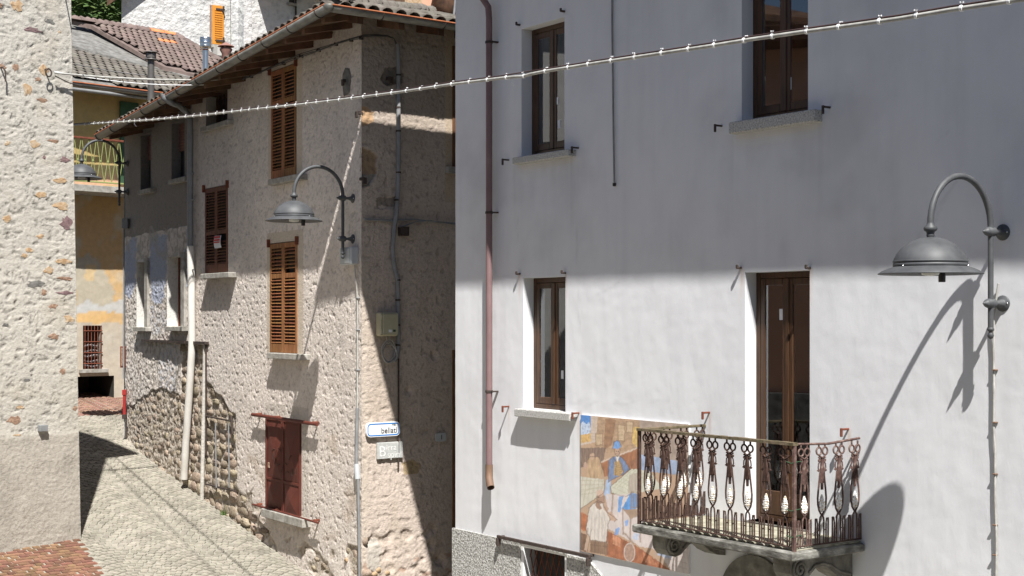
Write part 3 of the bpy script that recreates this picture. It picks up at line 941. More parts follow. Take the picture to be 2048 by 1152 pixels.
# ---- balcony: slab with the cast-iron railing
m = MB(); m.bbox(bxl-.05, bxr+.05, -.86, -.005, slab_z-.075, slab_z-.003, .012)
bal = part('balcony', m, 'slab_stone', WH)
RH = Wf.z(1590, 889, .80)-slab_z      # railing height
def leaf_poly():
    h = [(0, 0), (.012, .012), (.022, .008), (.033, .025), (.026, .034), (.036, .050), (.026, .060), (.031, .075), (.020, .084), (.021, .097), (.011, .104), (.009, .118), (0, .132)]
    return h+[(-x, z) for x, z in reversed(h[1:-1])]
def baluster_mesh(rr):
    m = MB(); k = RH/.84; r = .0062
    def T(path, r_=r, seg=5, closed=False):
        m.tube([(x, y, z*k) for x, y, z in path], r_*1.22, seg, closed)
    for s in (-1, 1):
        T([(s*.036+.030*math.cos(a), 0, .770+.030*math.sin(a)) for a in np.linspace(0, 2*PI, 15)[:-1]], .0066, 5, True)   # rings under the rail
        T([(s*.036, 0, .80), (s*.036, 0, .835)], .007)
        # scrolls beside the flower head
        T([(s*(.036+.018*(1-q/14)*math.cos(q*.5+1.2)), 0, .700+.020*(1-q/15)*math.sin(q*.5+1.2)) for q in range(13)], .0055)
        T([(s*.014, 0, .70), (s*.040, 0, .668), (s*.044, 0, .635), (s*.030, 0, .61)], .005)
        T([(s*(.043+.011*(1-q/10)*math.cos(q*.6)), 0, .612+.012*(1-q/10)*math.sin(q*.6)) for q in range(9)], .0045)
        # drop-shaped loop
        T([(s*.024, 0, .60), (s*.031, 0, .54), (s*.043, 0, .46), (s*.050, 0, .395), (s*.047, 0, .345), (s*.034, 0, .300), (s*.014, 0, .272), (s*-.004, 0, .258)], .0068)
        # arch and pickets at the foot
        T([(s*.004, 0, .258), (s*.020, 0, .238), (s*.024, 0, .20), (s*.024, 0, .125)], .0062)
        T([(s*.024, 0, .140), (s*.050, 0, .140), (s*.050, 0, .185)], .0056)
        T([(s*.050, 0, .190), (s*.050, 0, .03)], .0062); T([(s*.075, 0, .235), (s*.075, 0, .03)], .0062)
        T([(s*.050, 0, .190), (s*.058, 0, .232), (s*.075, 0, .232)], .0052)
        T([(s*.024, 0, .125), (s*.024, 0, .03)], .0056)
    # fluted flower head
    p = [(-.009, .725), (.009, .725), (.015, .66), (.025, .585), (.034, .535), (.030, .520), (.011, .515), (.009, .462), (-.009, .462), (-.011, .515), (-.030, .520), (-.034, .535), (-.025, .585), (-.015, .66)]
    m.prism([(x, z*k) for x, z in p], -.008, .006)
    for fx in (-.018, -.006, .006, .018):
        T([(fx*.35, -.008, .71), (fx*1.0, -.012, .60), (fx*1.55, -.009, .525)], .0042, 4)
    T([(-.034, 0, .735), (0, -.006, .715), (.034, 0, .735)], .007)
    return m
bal_me = [baluster_mesh(random).mesh('baluster', MT['rusty_iron'])]
pink_me = bal_me[0].copy(); pink_me.materials.clear(); pink_me.materials.append(MT['pink_iron'])
lp = MB(); k_ = RH/.84
poly = [(x*1.0, z*1.08*k_) for x, z in leaf_poly()]
lp.prism(poly, -.006, .006)
for i in range(6):
    zz = (.02+i*.018)*k_; w_ = .019*(1-i/9)
    for s in (-1, 1):
        lp.tube([(0, -.008, zz), (s*w_*.6, -.010, zz+.010), (s*w_, -.007, zz+.006)], .0045, 5)
        lp.tube([(0, .008, zz), (s*w_*.6, .010, zz+.010), (s*w_, .007, zz+.006)], .0045, 5)
lp.tube([(0, -.008, .005), (0, -.010, .12*k_)], .005, 5)
leaf_me = lp.mesh('leaf_ornament', MT['leaf_paint'])
def put_baluster(x, y, rot, pink=False):
    M = Matrix.Translation((x, y, slab_z+.0)) @ Matrix.Rotation(rot, 4, 'Z') @ Matrix.Rotation(random.uniform(-.012, .012), 4, 'Y')
    link('baluster', pink_me if pink else bal_me[0], bal, M)
    link('leaf_ornament', leaf_me, bal, M @ Matrix.Translation((0, 0, .283*k_)))
nfr = 9; yf = -.80
for i in range(nfr):
    put_baluster(bxl+(bxr-bxl)*(i+.55)/nfr, yf, 0)
for i in range(4):
    put_baluster(bxr, yf+.80*(i+.62)/4, PI/2, True); put_baluster(bxl, yf+.80*(i+.62)/4, PI/2)
zt = slab_z+RH
for (A, B, mt, wd) in (((bxl-.02, yf), (bxr+.02, yf), 'mossy', .026), ((bxl, yf+.03), (bxl, -.0), 'mossy', .018)):
    m = MB()
    if A[1] == B[1]:
        n = 24
        for i in range(n):       # lightly crusted flat bar
            xa = A[0]+(B[0]-A[0])*i/n; xb = A[0]+(B[0]-A[0])*(i+1)/n
            j = random.uniform(0, .004)
            m.box(xa, xb, A[1]-wd-j, A[1]+wd+j, zt-.010, zt+.012+j)
    else:
        m.bbox(A[0]-wd, A[0]+wd, A[1], B[1], zt-.010, zt+.014)
    part('handrail', m, mt, bal)
m = MB(); m.tube([(bxr, yf+.02, zt), (bxr, -.4, zt-.015), (bxr, -.02, zt+.012)], .011, 6); part('handrail', m, 'pink_iron', bal)
for x, mt in ((bxl-.01, 'rusty_iron'), (bxr+.005, 'pink_iron')):
    m = MB(); m.bbox(x-.015, x+.015, yf-.015, yf+.015, slab_z-.02, zt-.01); part('corner_post', m, mt, bal)
for z in (slab_z+.03,):
    m = MB(); m.bbox(bxl, bxr, yf-.010, yf+.010, z-.006, z+.006); part('bottom_rail', m, 'rusty_iron', bal)
    for x in (bxl, bxr):
        m = MB(); m.bbox(x-.010, x+.010, yf+.02, -.0, z-.006, z+.006); part('bottom_rail', m, 'rusty_iron', bal)
m = MB()
for zz_ in (.71, .33, .12):
    m.tube([(bxr-.07, yf-.012, slab_z+zz_), (bxr, yf-.03, slab_z+zz_-.008), (bxr+.03, yf+.03, slab_z+zz_+.006), (bxr, yf+.09, slab_z+zz_)], .004, 5)
part('tie_wire', m, 'green_wood', bal)
m = MB(); m.bbox(bxl, bxr, -.78, -.0, slab_z-.004, slab_z+.012, .004); part('balcony_floor', m, 'slab_top', bal)

# ---- painted panel
mx0 = Wf.x(1161.5, .02); mx1 = Wf.x(1377.5, .02); mz1 = Wf.z(1161, 829.5, .02); mz0 = Wf.z(1161, 1102, .02)
def paint(X, Z):
    PX, PY = wall_px(Wf, X, Z)
    x = (PX-1140)*3.37; y = (PY-810)*3.37
    x = x+3*perlin(X*30, Z*30, 2); y = y+5*perlin(X*30, Z*30, 3)
    c = np.empty(X.shape+(3,)); c[:] = (.50, .34, .23)
    def P(poly, col, tex=.10, tf=(18, 18), s=1, edge=True):
        nonlocal c
        m = inside(poly, x, y).astype(float)
        t = 1+tex*2*fbm(X*tf[0], Z*tf[1], 3, s)
        c = c*(1-m[..., None])+np.clip(np.array(col)*t[..., None], 0, 1)*m[..., None]
    def Ln(pts, col, w=2.8, a=.85):
        nonlocal c
        for (x0, y0), (x1, y1) in zip(pts[:-1], pts[1:]):
            L2 = (x1-x0)**2+(y1-y0)**2+1e-6
            t = np.clip(((x-x0)*(x1-x0)+(y-y0)*(y1-y0))/L2, 0, 1)
            d = np.hypot(x-x0-t*(x1-x0), y-y0-t*(y1-y0))
            m = a*np.exp(-(d/w)**2)
            c = mixc(c, col, m)
    def El(cx, cy, rx, ry, col, tex=.08, s=3):
        P([(cx+rx*math.cos(q), cy+ry*math.sin(q)) for q in np.linspace(0, 2*PI, 22)[:-1]], col, tex, (30, 30), s)
    P([(150, 75), (480, 105), (480, 300), (150, 330)], (.46, .31, .20), .22, (14, 22), 4)
    P([(480, 60), (830, 100), (830, 500), (480, 420)], (.42, .33, .27), .2, (9, 12), 5)
    P([(60, 60), (150, 70), (150, 195), (60, 205)], (.10, .26, .60), .15, (20, 20), 6)
    P([(70, 150), (98, 108), (120, 128), (138, 112), (150, 150), (150, 200), (70, 200)], (.50, .58, .72), .35, (40, 40), 7)
    P([(60, 205), (152, 190), (152, 258), (60, 270)], (.62, .40, .16), .25, (30, 30), 8)
    P([(150, 72), (197, 78), (188, 250), (60, 275), (60, 262), (152, 244)], (.58, .47, .39), .12, (14, 14), 9)
    for i in range(8):
        Ln([(152, 90+i*20), (195, 92+i*20)], (.40, .30, .23), 1.5, .5)
    P([(250, 92), (322, 100), (292, 270), (238, 305)], (.33, .19, .11), .2, (10, 24), 10)
    for q in ([(184, 192), (230, 192), (228, 270), (184, 270)], [(335, 130), (381, 138), (378, 244), (335, 236)], [(391, 108), (434, 112), (434, 185), (391, 182)]):
        P(q, (.58, .43, .28), .15, (20, 20), 11); Ln(q+[q[0]], (.25, .15, .09), 2.5)
    for i in range(9):
        Ln([(200, 100+i*24), (480, 120+i*22)], (.30, .19, .12), 1.5, .45)
    P([(440, 150), (480, 150), (480, 300), (430, 250)], (.66, .45, .16), .3, (20, 20), 12)
    P([(60, 290), (250, 285), (236, 400), (60, 425)], (.24, .165, .125), .4, (40, 6), 13)
    P([(220, 388), (480, 285), (480, 470), (240, 480)], (.36, .16, .08), .25, (20, 10), 14)
    Ln([(218, 386), (478, 284)], (.70, .58, .48), 5, .9)
    P([(415, 380), (480, 350), (480, 455), (430, 450)], (.30, .14, .08), .3, (20, 20), 15)
    P([(480, 330), (760, 380), (740, 470), (480, 440)], (.33, .40, .55), .3, (10, 10), 33)
    P([(128, 370), (150, 345), (205, 350), (243, 470), (205, 500), (128, 495)], (.50, .345, .21), .25, (26, 10), 16)
    El(160, 345, 17, 24, (.55, .38, .27)); El(115, 405, 14, 20, (.5, .34, .26))
    P([(60, 480), (245, 500), (240, 590), (60, 715)], (.60, .565, .47), .08, (10, 10), 17)
    for i in range(7):
        Ln([(70+i*28, 480), (40+i*28, 700)], (.40, .34, .24), 2.5, .55)
    for i in range(4):
        Ln([(60, 505+i*34), (245, 512+i*22)], (.40, .34, .24), 2.5, .55)
    Ln([(60, 590), (240, 545)], (.45, .40, .30), 2, .8)
    # man in the blue jacket
    P([(258, 500), (290, 500), (282, 590), (300, 700), (270, 700), (240, 590)], (.42, .52, .70), .25, (16, 8), 18)
    P([(273, 372), (300, 345), (350, 345), (378, 370), (412, 432), (368, 468), (318, 490), (268, 520)], (.19, .25, .40), .25, (24, 24), 19)
    P([(312, 382), (346, 372), (372, 450), (345, 478), (306, 470)], (.48, .32, .15), .15, (24, 24), 20)
    for i in range(6):
        Ln([(310, 398+i*14), (368, 390+i*14)], (.25, .15, .07), 2, .6)
    P([(318, 345), (342, 345), (336, 378), (326, 378)], (.72, .66, .60), .05)
    El(330, 315, 17, 27, (.55, .37, .27))
    P([(298, 292), (306, 250), (328, 238), (346, 248), (356, 284), (330, 296)], (.20, .36, .66), .2, (26, 26), 21)
    # table on the right
    P([(284, 548), (422, 430), (540, 440), (640, 560), (420, 600), (384, 618), (290, 592)], (.62, .61, .50), .08, (10, 10), 22)
    for i in range(7):
        Ln([(300+i*30, 560-i*4), (425+i*30, 440+i*4)], (.42, .40, .26), 2.4, .55); Ln([(290+i*22, 548-i*19), (400+i*34, 600-i*16)], (.42, .40, .26), 2.4, .5)
    P([(410, 470), (470, 455), (480, 570), (400, 600)], (.48, .41, .34), .15, (30, 8), 23)
    P([(255, 600), (480, 600), (480, 760), (830, 940), (830, 1030), (480, 950), (260, 830)], (.66, .575, .545), .12, (6, 6), 24)
    P([(340, 615), (370, 615), (350, 720), (332, 720)], (.19, .36, .68), .2); P([(318, 830), (345, 825), (340, 870), (312, 872)], (.24, .38, .68), .2); P([(380, 780), (404, 776), (398, 812), (384, 815)], (.25, .38, .66), .2)
    P([(360, 700), (420, 588), (478, 605), (470, 690), (430, 720)], (.13, .33, .68), .2, (18, 18), 25)
    for q in ([(425, 585), (415, 920)], [(475, 590), (478, 760)], [(425, 590), (475, 585)], [(430, 690), (478, 690)], [(440, 600), (440, 690)], [(458, 600), (458, 690)], [(365, 700), (370, 870)], [(370, 700), (430, 760), (478, 740)], [(375, 860), (440, 930)], [(478, 760), (485, 920)], [(300, 600), (292, 730)]):
        Ln(q, (.30, .21, .155), 5, .85)
    P([(372, 705), (476, 700), (476, 735), (420, 765)], (.40, .28, .20), .15)
    P([(480, 830), (800, 960), (830, 1150), (690, 1118), (560, 900)], (.64, .56, .52), .1, (8, 8), 26)
    for i in range(6):
        Ln([(560+i*48, 860+i*20), (600+i*44, 1080+i*14)], (.45, .36, .33), 2.2, .6); Ln([(540+i*10, 880+i*40), (800, 960+i*36)], (.45, .36, .33), 2.2, .6)
    P([(590, 930), (700, 980), (690, 1040), (600, 1010)], (.45, .50, .62), .2); P([(440, 860), (480, 870), (470, 910), (430, 900)], (.55, .60, .72), .2)
    P([(60, 705), (130, 742), (140, 860), (60, 830)], (.44, .165, .075), .3, (14, 14), 27)
    P([(250, 838), (480, 962), (700, 1118), (480, 1075), (250, 1015)], (.36, .135, .065), .3, (14, 14), 28)
    P([(300, 868), (352, 900), (350, 960), (300, 935)], (.60, .28, .16), .3); P([(500, 990), (560, 1028), (600, 1080), (520, 1060)], (.50, .21, .11), .3)
    P([(60, 842), (128, 880), (118, 990), (60, 970)], (.20, .115, .07), .3, (20, 20), 29)
    El(412, 992, 34, 60, (.40, .26, .20), .2); Ln([(412+36*math.cos(q), 992+62*math.sin(q)) for q in np.linspace(0, 2*PI, 24)], (.62, .55, .50), 3, .9)
    # man in the white shirt
    P([(132, 830), (153, 838), (128, 984), (104, 976)], (.55, .385, .28), .12, (30, 12), 30)
    P([(150, 902), (264, 918), (264, 1012), (146, 990)], (.245, .155, .10), .25, (24, 8), 31)
    P([(140, 690), (190, 650), (222, 650), (245, 690), (282, 770), (268, 800), (256, 925), (150, 908), (118, 840)], (.66, .60, .545), .14, (24, 10), 32)
    for q in ([(208, 690), (204, 905)], [(160, 720), (150, 850)], [(240, 720), (250, 800), (240, 900)], [(180, 760), (176, 900)], [(225, 760), (228, 900)]):
        Ln(q, (.44, .37, .33), 2.5, .6)
    P([(262, 722), (285, 715), (328, 770), (310, 786), (280, 775)], (.56, .385, .285), .12); P([(232, 660), (250, 655), (272, 700), (262, 728), (238, 700)], (.50, .34, .25), .12)
    El(215, 628, 25, 40, (.40, .255, .185)); El(214, 592, 25, 22, (.62, .45, .36))
    P([(184, 650), (205, 660), (226, 695), (208, 705), (182, 680)], (.36, .225, .16), .1)
    Ln([(150, 910), (264, 926)], (.40, .28, .20), 4, .8); Ln([(150, 940), (264, 955)], (.14, .085, .05), 3, .6)
    for q in ([(140, 690), (190, 650), (222, 650), (245, 690), (282, 770), (268, 800), (256, 925), (150, 908), (118, 840), (140, 690)], [(273, 372), (300, 345), (350, 345), (378, 370), (412, 432), (368, 468), (318, 490), (268, 520), (273, 372)], [(298, 292), (306, 250), (328, 238), (346, 248), (356, 284)], [(284, 548), (422, 430)], [(284, 548), (290, 592), (384, 618), (420, 600)], [(245, 500), (240, 590), (70, 708)], [(190, 610), (196, 655), (240, 660), (240, 610)], [(312, 300), (314, 330), (330, 344), (346, 330), (347, 300)], [(128, 370), (150, 345), (205, 350), (243, 470)], [(132, 830), (104, 976)], [(153, 838), (128, 984)], [(262, 722), (328, 770), (310, 786)], [(300, 345), (322, 385), (318, 480)], [(350, 345), (346, 380), (372, 450)]):
        Ln(q, (.13, .085, .06), 2.6, .7)
    El(205, 622, 5, 3, (.10, .06, .05), 0); El(322, 312, 3, 3, (.12, .07, .05), 0); El(338, 312, 3, 3, (.12, .07, .05), 0)
    Ln([(200, 640), (214, 650)], (.20, .10, .08), 3, .8); Ln([(322, 328), (338, 328)], (.20, .10, .08), 2.5, .8)
    h_ = 1+.13*fbm(X*55, Z*18, 3, 41)+.08*perlin(X*120, Z*120, 42)
    c = c*h_[..., None]
    c = c*.96+.018                    # chalky, weathered paint
    return np.clip(c, 0, .82)
mural = thing('mural', 'painted mural panel of diners at checked tables, mounted low on the white wall', 'mural', Wf.M @ Matrix.Translation((mx0, 0, mz0)))
wall_grid('painting', 'mural_paint', mural, mx0, mx1, mz0, mz1, .0068, [], None, paint, Matrix.Translation((-mx0, -.021, -mz0)))
m = MB(); m.box(0, mx1-mx0, -.0200, -.002, 0, mz1-mz0); part('panel_board', m, 'white_paint', mural)

# ================================================================== WALL LAMPS
def build_lamp(label, M):
    t = thing('wall_lamp', label, 'street lamp', M, 'arched wall lamps along the street')
    PO = .15; LO = .85; rad = (LO-PO)/2
    m = MB(); m.tube([(0, -PO, -.20), (0, -PO, .56)], .021, 12)
    pole = part('pole', m, 'lamp_grey', t)
    m = MB(); T_ = Matrix.Translation((0, -PO, 0))
    m.lathe([(.004, -.268), (.018, -.258), (.024, -.242), (.020, -.225), (.012, -.214), (.018, -.208), (.026, -.200), (.026, -.188), (.021, -.18)], 14, T_); part('finial', m, 'lamp_grey', pole)
    m = MB(); pts = [(0, -PO, .55)]
    for a in np.linspace(0, PI, 25):
        pts.append((0, -PO-rad+rad*math.cos(a), .565+rad*1.04*math.sin(a)))
    pts.append((0, -LO, .50)); m.tube(pts, .0235, 12)
    part('arm', m, 'lamp_grey', t)
    for z in (0, .535):
        m = MB(); R_ = Matrix.Translation((0, 0, z)) @ Matrix.Rotation(PI/2, 4, 'X')      # local z -> -y (out of the wall)
        m.lathe([(.062, .0), (.062, .006), (.056, .012), (.036, .018), (.030, .028), (.030, .042), (.022, .050), (.024, .060), (.017, .070), (.017, PO-.036)], 20, R_)
        m.lathe([(.036, PO-.034), (.036, PO+.030), (.028, PO+.036), (.031, PO+.046), (.026, PO+.056), (.017, PO+.064), (.013, PO+.078), (.005, PO+.092), (.0, PO+.097)], 16, R_)
        b = part('wall_bracket', m, 'lamp_grey', t)
        for sx in (-1, 1):
            q = MB(); q.lathe([(.007, 0), (.007, .006), (0, .007)], 8, Matrix.Translation((sx*.045, -.012, z)) @ Matrix.Rotation(PI/2, 4, 'X')); part('bolt', q, 'steel', b)
    T_ = Matrix.Translation((0, -LO, 0))
    m = MB(); m.lathe([(.0255, .575), (.028, .560), (.045, .545), (.048, .532), (.046, .520), (.030, .508), (.026, .492), (.030, .486), (.026, .478), (.024, .455)], 20, T_); part('collar', m, 'lamp_grey', t)
    m = MB()
    m.lathe([(.024, .470), (.045, .468), (.085, .460), (.130, .443), (.175, .416), (.210, .386), (.237, .352), (.254, .318), (.258, .304)], 44, T_)
    m.lathe([(.258, .304), (.262, .302), (.262, .288), (.256, .286), (.256, .283), (.262, .281), (.262, .262), (.258, .259)], 44, T_)
    m.lathe([(.258, .259), (.268, .256), (.300, .246), (.340, .228), (.366, .211), (.369, .207), (.366, .203), (.335, .218), (.290, .230), (.250, .236)], 44, T_)
    sh = part('shade', m, 'lamp_grey', t)
    m = MB(); m.lathe([(.0, .300), (.15, .285), (.235, .250), (.250, .236)], 32, T_); part('reflector', m, 'lamp_inside', sh)
    m = MB(); m.lathe([(.07, .24), (.06, .20), (.0, .19)], 16, T_); part('bulb', m, 'lamp_inside', sh)
    m = MB(); m.lathe([(.0, .150), (.024, .150), (.026, .156), (.026, .205), (.022, .24)], 14, Matrix.Translation((.0, -LO+.13, 0))); part('light_sensor', m, 'lamp_dark', sh)
    for a in (.4, 2.5, 4.6):
        m = MB(); m.lathe([(.006, 0), (.006, .008), (0, .01)], 6, Matrix.Translation((.266*math.cos(a), -LO+.266*math.sin(a), .258))); part('bolt', m, 'steel', sh)
    return t
def copy_tree(o, parent=None):
    c = o.copy(); COL.objects.link(c)
    if parent is not None:
        c.parent = parent
    for ch in o.children:
        copy_tree(ch, c)
    return c
lx, lz = Wf.at(2006, 607)
lamp = build_lamp('large grey arched lamp on the white wall, right of the balcony', Wf.M @ Matrix.Translation((lx, 0, lz)))
lx2, lz2 = Ff.at(706, 478)
l2 = copy_tree(lamp); l2.matrix_world = Ff.M @ Matrix.Translation((lx2, 0, lz2)); l2['label'] = 'grey arched lamp near the rough house corner, above the lower tall shutters'
lx3, lz3 = Ff.at(254.5, 384)
l3 = copy_tree(lamp); l3.matrix_world = Ff.M @ Matrix.Translation((lx3, 0, lz3)); l3['label'] = 'farthest grey arched lamp, in front of the yellow house balcony'

# lamp supply cable down the white wall
m = MB(); pts = []
for (px, py) in ((2012, 592), (2004, 580), (1986, 600)):
    pass
x_, z_ = Wf.at(1988, 660, .03)
pts = [(x_+.04, -.03, z_+.35), (x_-.005, -.03, z_+.10), (x_, -.03, z_)]
for (px, py) in ((1987, 700), (1988, 780), (1987, 850), (1990, 900), (1990, 1000), (1993, 1080), (1992, 1160)):
    x, z = Wf.at(px, py, .02); pts.append((x, -.02, z))
pts.append((pts[-1][0], -.02, .2))
m.tube(pts, .009, 6)
o = part('supply_cable', m, 'cable_white', None, Wf.M.copy()); describe(o, 'thin white cable running down the sunlit white wall from the large lamp', 'cable')
for py in (740, 845, 948, 1050, 1110):
    x, z = Wf.at(1990, py, .02); q = MB(); q.bbox(x-.016, x+.016, -.036, 0, z-.006, z+.006); part('cable_clip', q, 'pipe_brown', o)

# ================================================================== OLD CORNER HOUSE
OH = thing('corner_house', 'old rough rendered corner house with louvred brown shutters and exposed rubble at its foot', 'house', Ff.M.copy())
LEFT = Ff.x(247.5)
def frect(x0, x1, yt, yb):
    return Ff.x(x0), Ff.x(x1), Ff.z((x0+x1)/2, yb), Ff.z((x0+x1)/2, yt)
T1 = frect(543, 593, 134, 357); T2 = frect(541, 595, 484, 707); S1 = frect(411, 456, 373, 546); U1 = frect(412, 455, 183, 246)
D1 = frect(533, 603, 838, 1034)
N1 = frect(281, 301.5, 268, 378); N2 = frect(343, 369, 243, 356); N3 = frect(273, 292, 524, 654); N4 = frect(334, 365, 513, 653)
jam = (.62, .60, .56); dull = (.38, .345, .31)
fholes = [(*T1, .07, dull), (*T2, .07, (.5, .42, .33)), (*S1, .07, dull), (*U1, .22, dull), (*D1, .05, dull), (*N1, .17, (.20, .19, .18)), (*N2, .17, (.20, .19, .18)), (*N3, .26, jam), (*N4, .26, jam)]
EAVE_F, EAVE_G = .75, .57

rub_a = [(362, 694), (412, 690), (414, 760), (470, 832), (474, 1000), (540, 1062), (520, 1092), (400, 1000), (362, 975)]
rub_b = [(250, 815), (290, 790), (330, 775), (362, 800), (362, 975), (330, 950), (278, 908), (255, 880)]
rub_c = [(470, 930), (540, 1060), (640, 1100), (722, 1080), (722, 1170), (620, 1160), (520, 1092), (470, 1050)]
smooth_up = [(240, 180), (384, 150), (384, 448), (330, 460), (246, 476)]

def f_mask(poly, X, Z, n=5, sd=1, fq=3.0):
    PX, PY = wall_px(Ff, X, Z)
    return inside(poly, PX+n*perlin(X*fq, Z*fq, sd), PY+n*1.6*perlin(X*fq+9, Z*fq, sd+1))

def f_disp(X, Z):
    s_ = strokes(X, Z, 15, 36, 11, (.7, 1.2, -.55, 2.2, .2)); d = .0052*s_+.0034*perlin(X*37, Z*35, 5)-.005*np.exp(-(s_/.07)**2)*sstep(-.1, .3, perlin(X*6, Z*6, 208))-.008*sstep(.32, .5, perlin(X*13, Z*12, 205))
    sm = sstep(-5.05, -5.0, -X*-1)*0
    left = (X < Ff.x(383)).astype(float)
    up = f_mask(smooth_up, X, Z, 2, 40).astype(float)
    low = left*(1-up)
    d = d*(1-left)+left*up*(.003*fbm(X*2, Z*2, 3, 3)-.015)+low*(.009*perlin(X*11, Z*11, 8)+.008*perlin(X*24, Z*24, 12)-.012)
    r = f_mask(rub_a, X, Z, 3, 60) | f_mask(rub_b, X, Z, 5, 61)
    r2 = f_mask(rub_c, X, Z, 12, 62)
    rr_ = r.astype(float)
    d = d*(1-rr_)+rr_*(-.030+.014*perlin(X*11, Z*11, 77)+.010*perlin(X*24, Z*24, 79))
    d = d-.02*r2*sstep(-.1, .4, perlin(X*2.5, Z*3.5, 63))
    d += .022*sstep(-.9, 0, X)*0+.012*fbm(X*.5, Z*.5, 2, 90)
    smr = np.zeros_like(X)
    for h in (T1, T2):
        smr = np.maximum(smr, ((X > h[0]-.12) & (X < h[1]+.20) & (Z > h[2]-.02) & (Z < h[3]+.16)).astype(float))
    return d*(1-.85*smr)

def f_col(X, Z):
    c = np.empty(X.shape+(3,)); c[:] = (.66, .59, .53)
    s_ = strokes(X, Z, 15, 36, 11, (.7, 1.2, -.55, 2.2, .2)); pit = np.maximum(.55*np.exp(-(s_/.07)**2)*sstep(-.1, .3, perlin(X*6, Z*6, 208)), .45*sstep(.32, .5, perlin(X*13, Z*12, 205)))
    c *= (1-.45*pit)[..., None]
    n1 = fbm(X*.9, Z*.8, 4, 21); n2 = fbm(X*4, Z*4, 3, 22)
    c *= (1+.14*n1+.10*n2)[..., None]
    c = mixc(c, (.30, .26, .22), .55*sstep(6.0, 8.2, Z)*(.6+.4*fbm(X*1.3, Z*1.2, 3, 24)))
    c = mixc(c, (.40, .31, .23), .55*sstep(.15, .5, fbm(X*1.1+4, Z*1.6, 4, 27))*(Z < 3.2))
    left = (X < Ff.x(383)); up = f_mask(smooth_up, X, Z, 2, 40)
    c = mixc(c, (.27, .245, .22), 1.0*(left & up)); c = c*(1-.12*((left & up)*(.5+.5*fbm(X*9, Z*.8, 3, 15))))[..., None]
    low = left & ~up
    c = mixc(c, (.62, .575, .52), .95*low*sstep(-.2, .3, fbm(X*3, Z*2, 3, 35)))
    c = mixc(c, (.30, .25, .20), .6*low*sstep(.05, .3, perlin(X*10, Z*9, 36)))
    blue = (.39, .42, .51)
    for i, q in enumerate(([(258, 478), (272, 478), (270, 560), (260, 600), (248, 590), (250, 500)], [(300, 472), (333, 470), (334, 545), (328, 590), (320, 610), (302, 602), (297, 520)], [(371, 456), (381, 454), (381, 575), (372, 575)])):
        c = mixc(c, blue, .92*f_mask(q, X, Z, 4, 70+i, 6))
    sp = f_mask([(292, 610), (330, 620), (332, 665), (290, 668)], X, Z, 6, 75) | f_mask([(318, 690), (356, 690), (350, 790), (316, 790)], X, Z, 6, 76)
    c = mixc(c, (.48, .50, .57), .65*sp*sstep(-.05, .2, perlin(X*16, Z*12, 77)))
    c = mixc(c, (.40, .37, .33), .7*f_mask([(246, 460), (384, 446), (384, 520), (246, 520)], X, Z, 3, 79)*sstep(0, .3, -fbm(X*3, Z*3, 3, 78)))
    r = f_mask(rub_a, X, Z, 3, 60) | f_mask(rub_b, X, Z, 5, 61) | (f_mask(rub_c, X, Z, 12, 62) & (perlin(X*2.5, Z*3.5, 63) > .12))
    c = mixc(c, (.47, .41, .34), .9*r)
    c = mixc(c, (.30, .245, .195), .8*r*sstep(0, .3, perlin(X*13, Z*13, 64)))
    # pale bands round the tall shutters, whitewashed strip beside the crack
    for h in (T1, T2):
        m = ((X > h[0]-.12) & (X < h[1]+.20) & (Z > h[2]-.02) & (Z < h[3]+.16))
        c = mixc(c, (.50, .42, .32), .75*m)
    c = mixc(c, (.58, .555, .51), .8*f_mask([(400, 690), (412, 690), (410, 860), (399, 1002), (392, 1000), (400, 850)], X, Z, 2, 81))
    m = ((X > D1[0]-.05) & (X < D1[1]+.22) & (Z > D1[2]-.1) & (Z < D1[3]+.2))
    c = mixc(c, (.47, .43, .37), .6*m)
    for h in (S1, T2, D1):     # rust and rain marks under sills
        m = ((X > h[0]-.1) & (X < h[1]+.1) & (Z < h[2]-.08))*sstep(h[2]-.9, h[2]-.1, Z)
        c = mixc(c, (.25, .19, .15), .35*m*(.5+.5*fbm(X*8, Z*1.2, 3, 83)))
    return np.clip(c, .02, .7)
FTOP = Ff.z(723, 46)
ze = Ff.z(684, 46)-.125
TAP = .015             # and run closer to the wall there
DROP = .056            # the old eaves sink towards the far end
FTOP = ze+.13
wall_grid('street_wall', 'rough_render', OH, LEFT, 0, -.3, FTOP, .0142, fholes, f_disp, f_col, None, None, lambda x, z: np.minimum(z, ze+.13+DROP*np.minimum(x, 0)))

GR = Gf.x(902)
gx0 = Gf.x(904.5)
g_up = (gx0, gx0+.95, Gf.z(908, 335), Gf.z(908, 92)); g_dn = (gx0, gx0+1.0, .3, Gf.z(908, 700))
brown1 = [(704, 252), (716, 216), (744, 214), (752, 250), (735, 256), (718, 262)]
def g_mask(poly, X, Z, n=4, sd=1, fq=5):
    PX, PY = wall_px(Gf, X, Z)
    return inside(poly, PX+n*perlin(X*fq, Z*fq, sd), PY+n*1.4*perlin(X*fq+9, Z*fq, sd+1))
G_BR = [(722, 212), (738, 216), (750, 226), (748, 242), (734, 250), (722, 256)]
G_DK = [(722, 296), (742, 300), (756, 318), (752, 345), (738, 372), (722, 380)]
G_D2 = [(766, 140), (800, 132), (812, 150), (804, 166), (776, 168), (764, 156)]
G_D3 = [(752, 398), (790, 392), (796, 410), (774, 418), (756, 412)]
G_TAN = [(804, 930), (824, 922), (842, 930), (836, 946), (812, 950)]
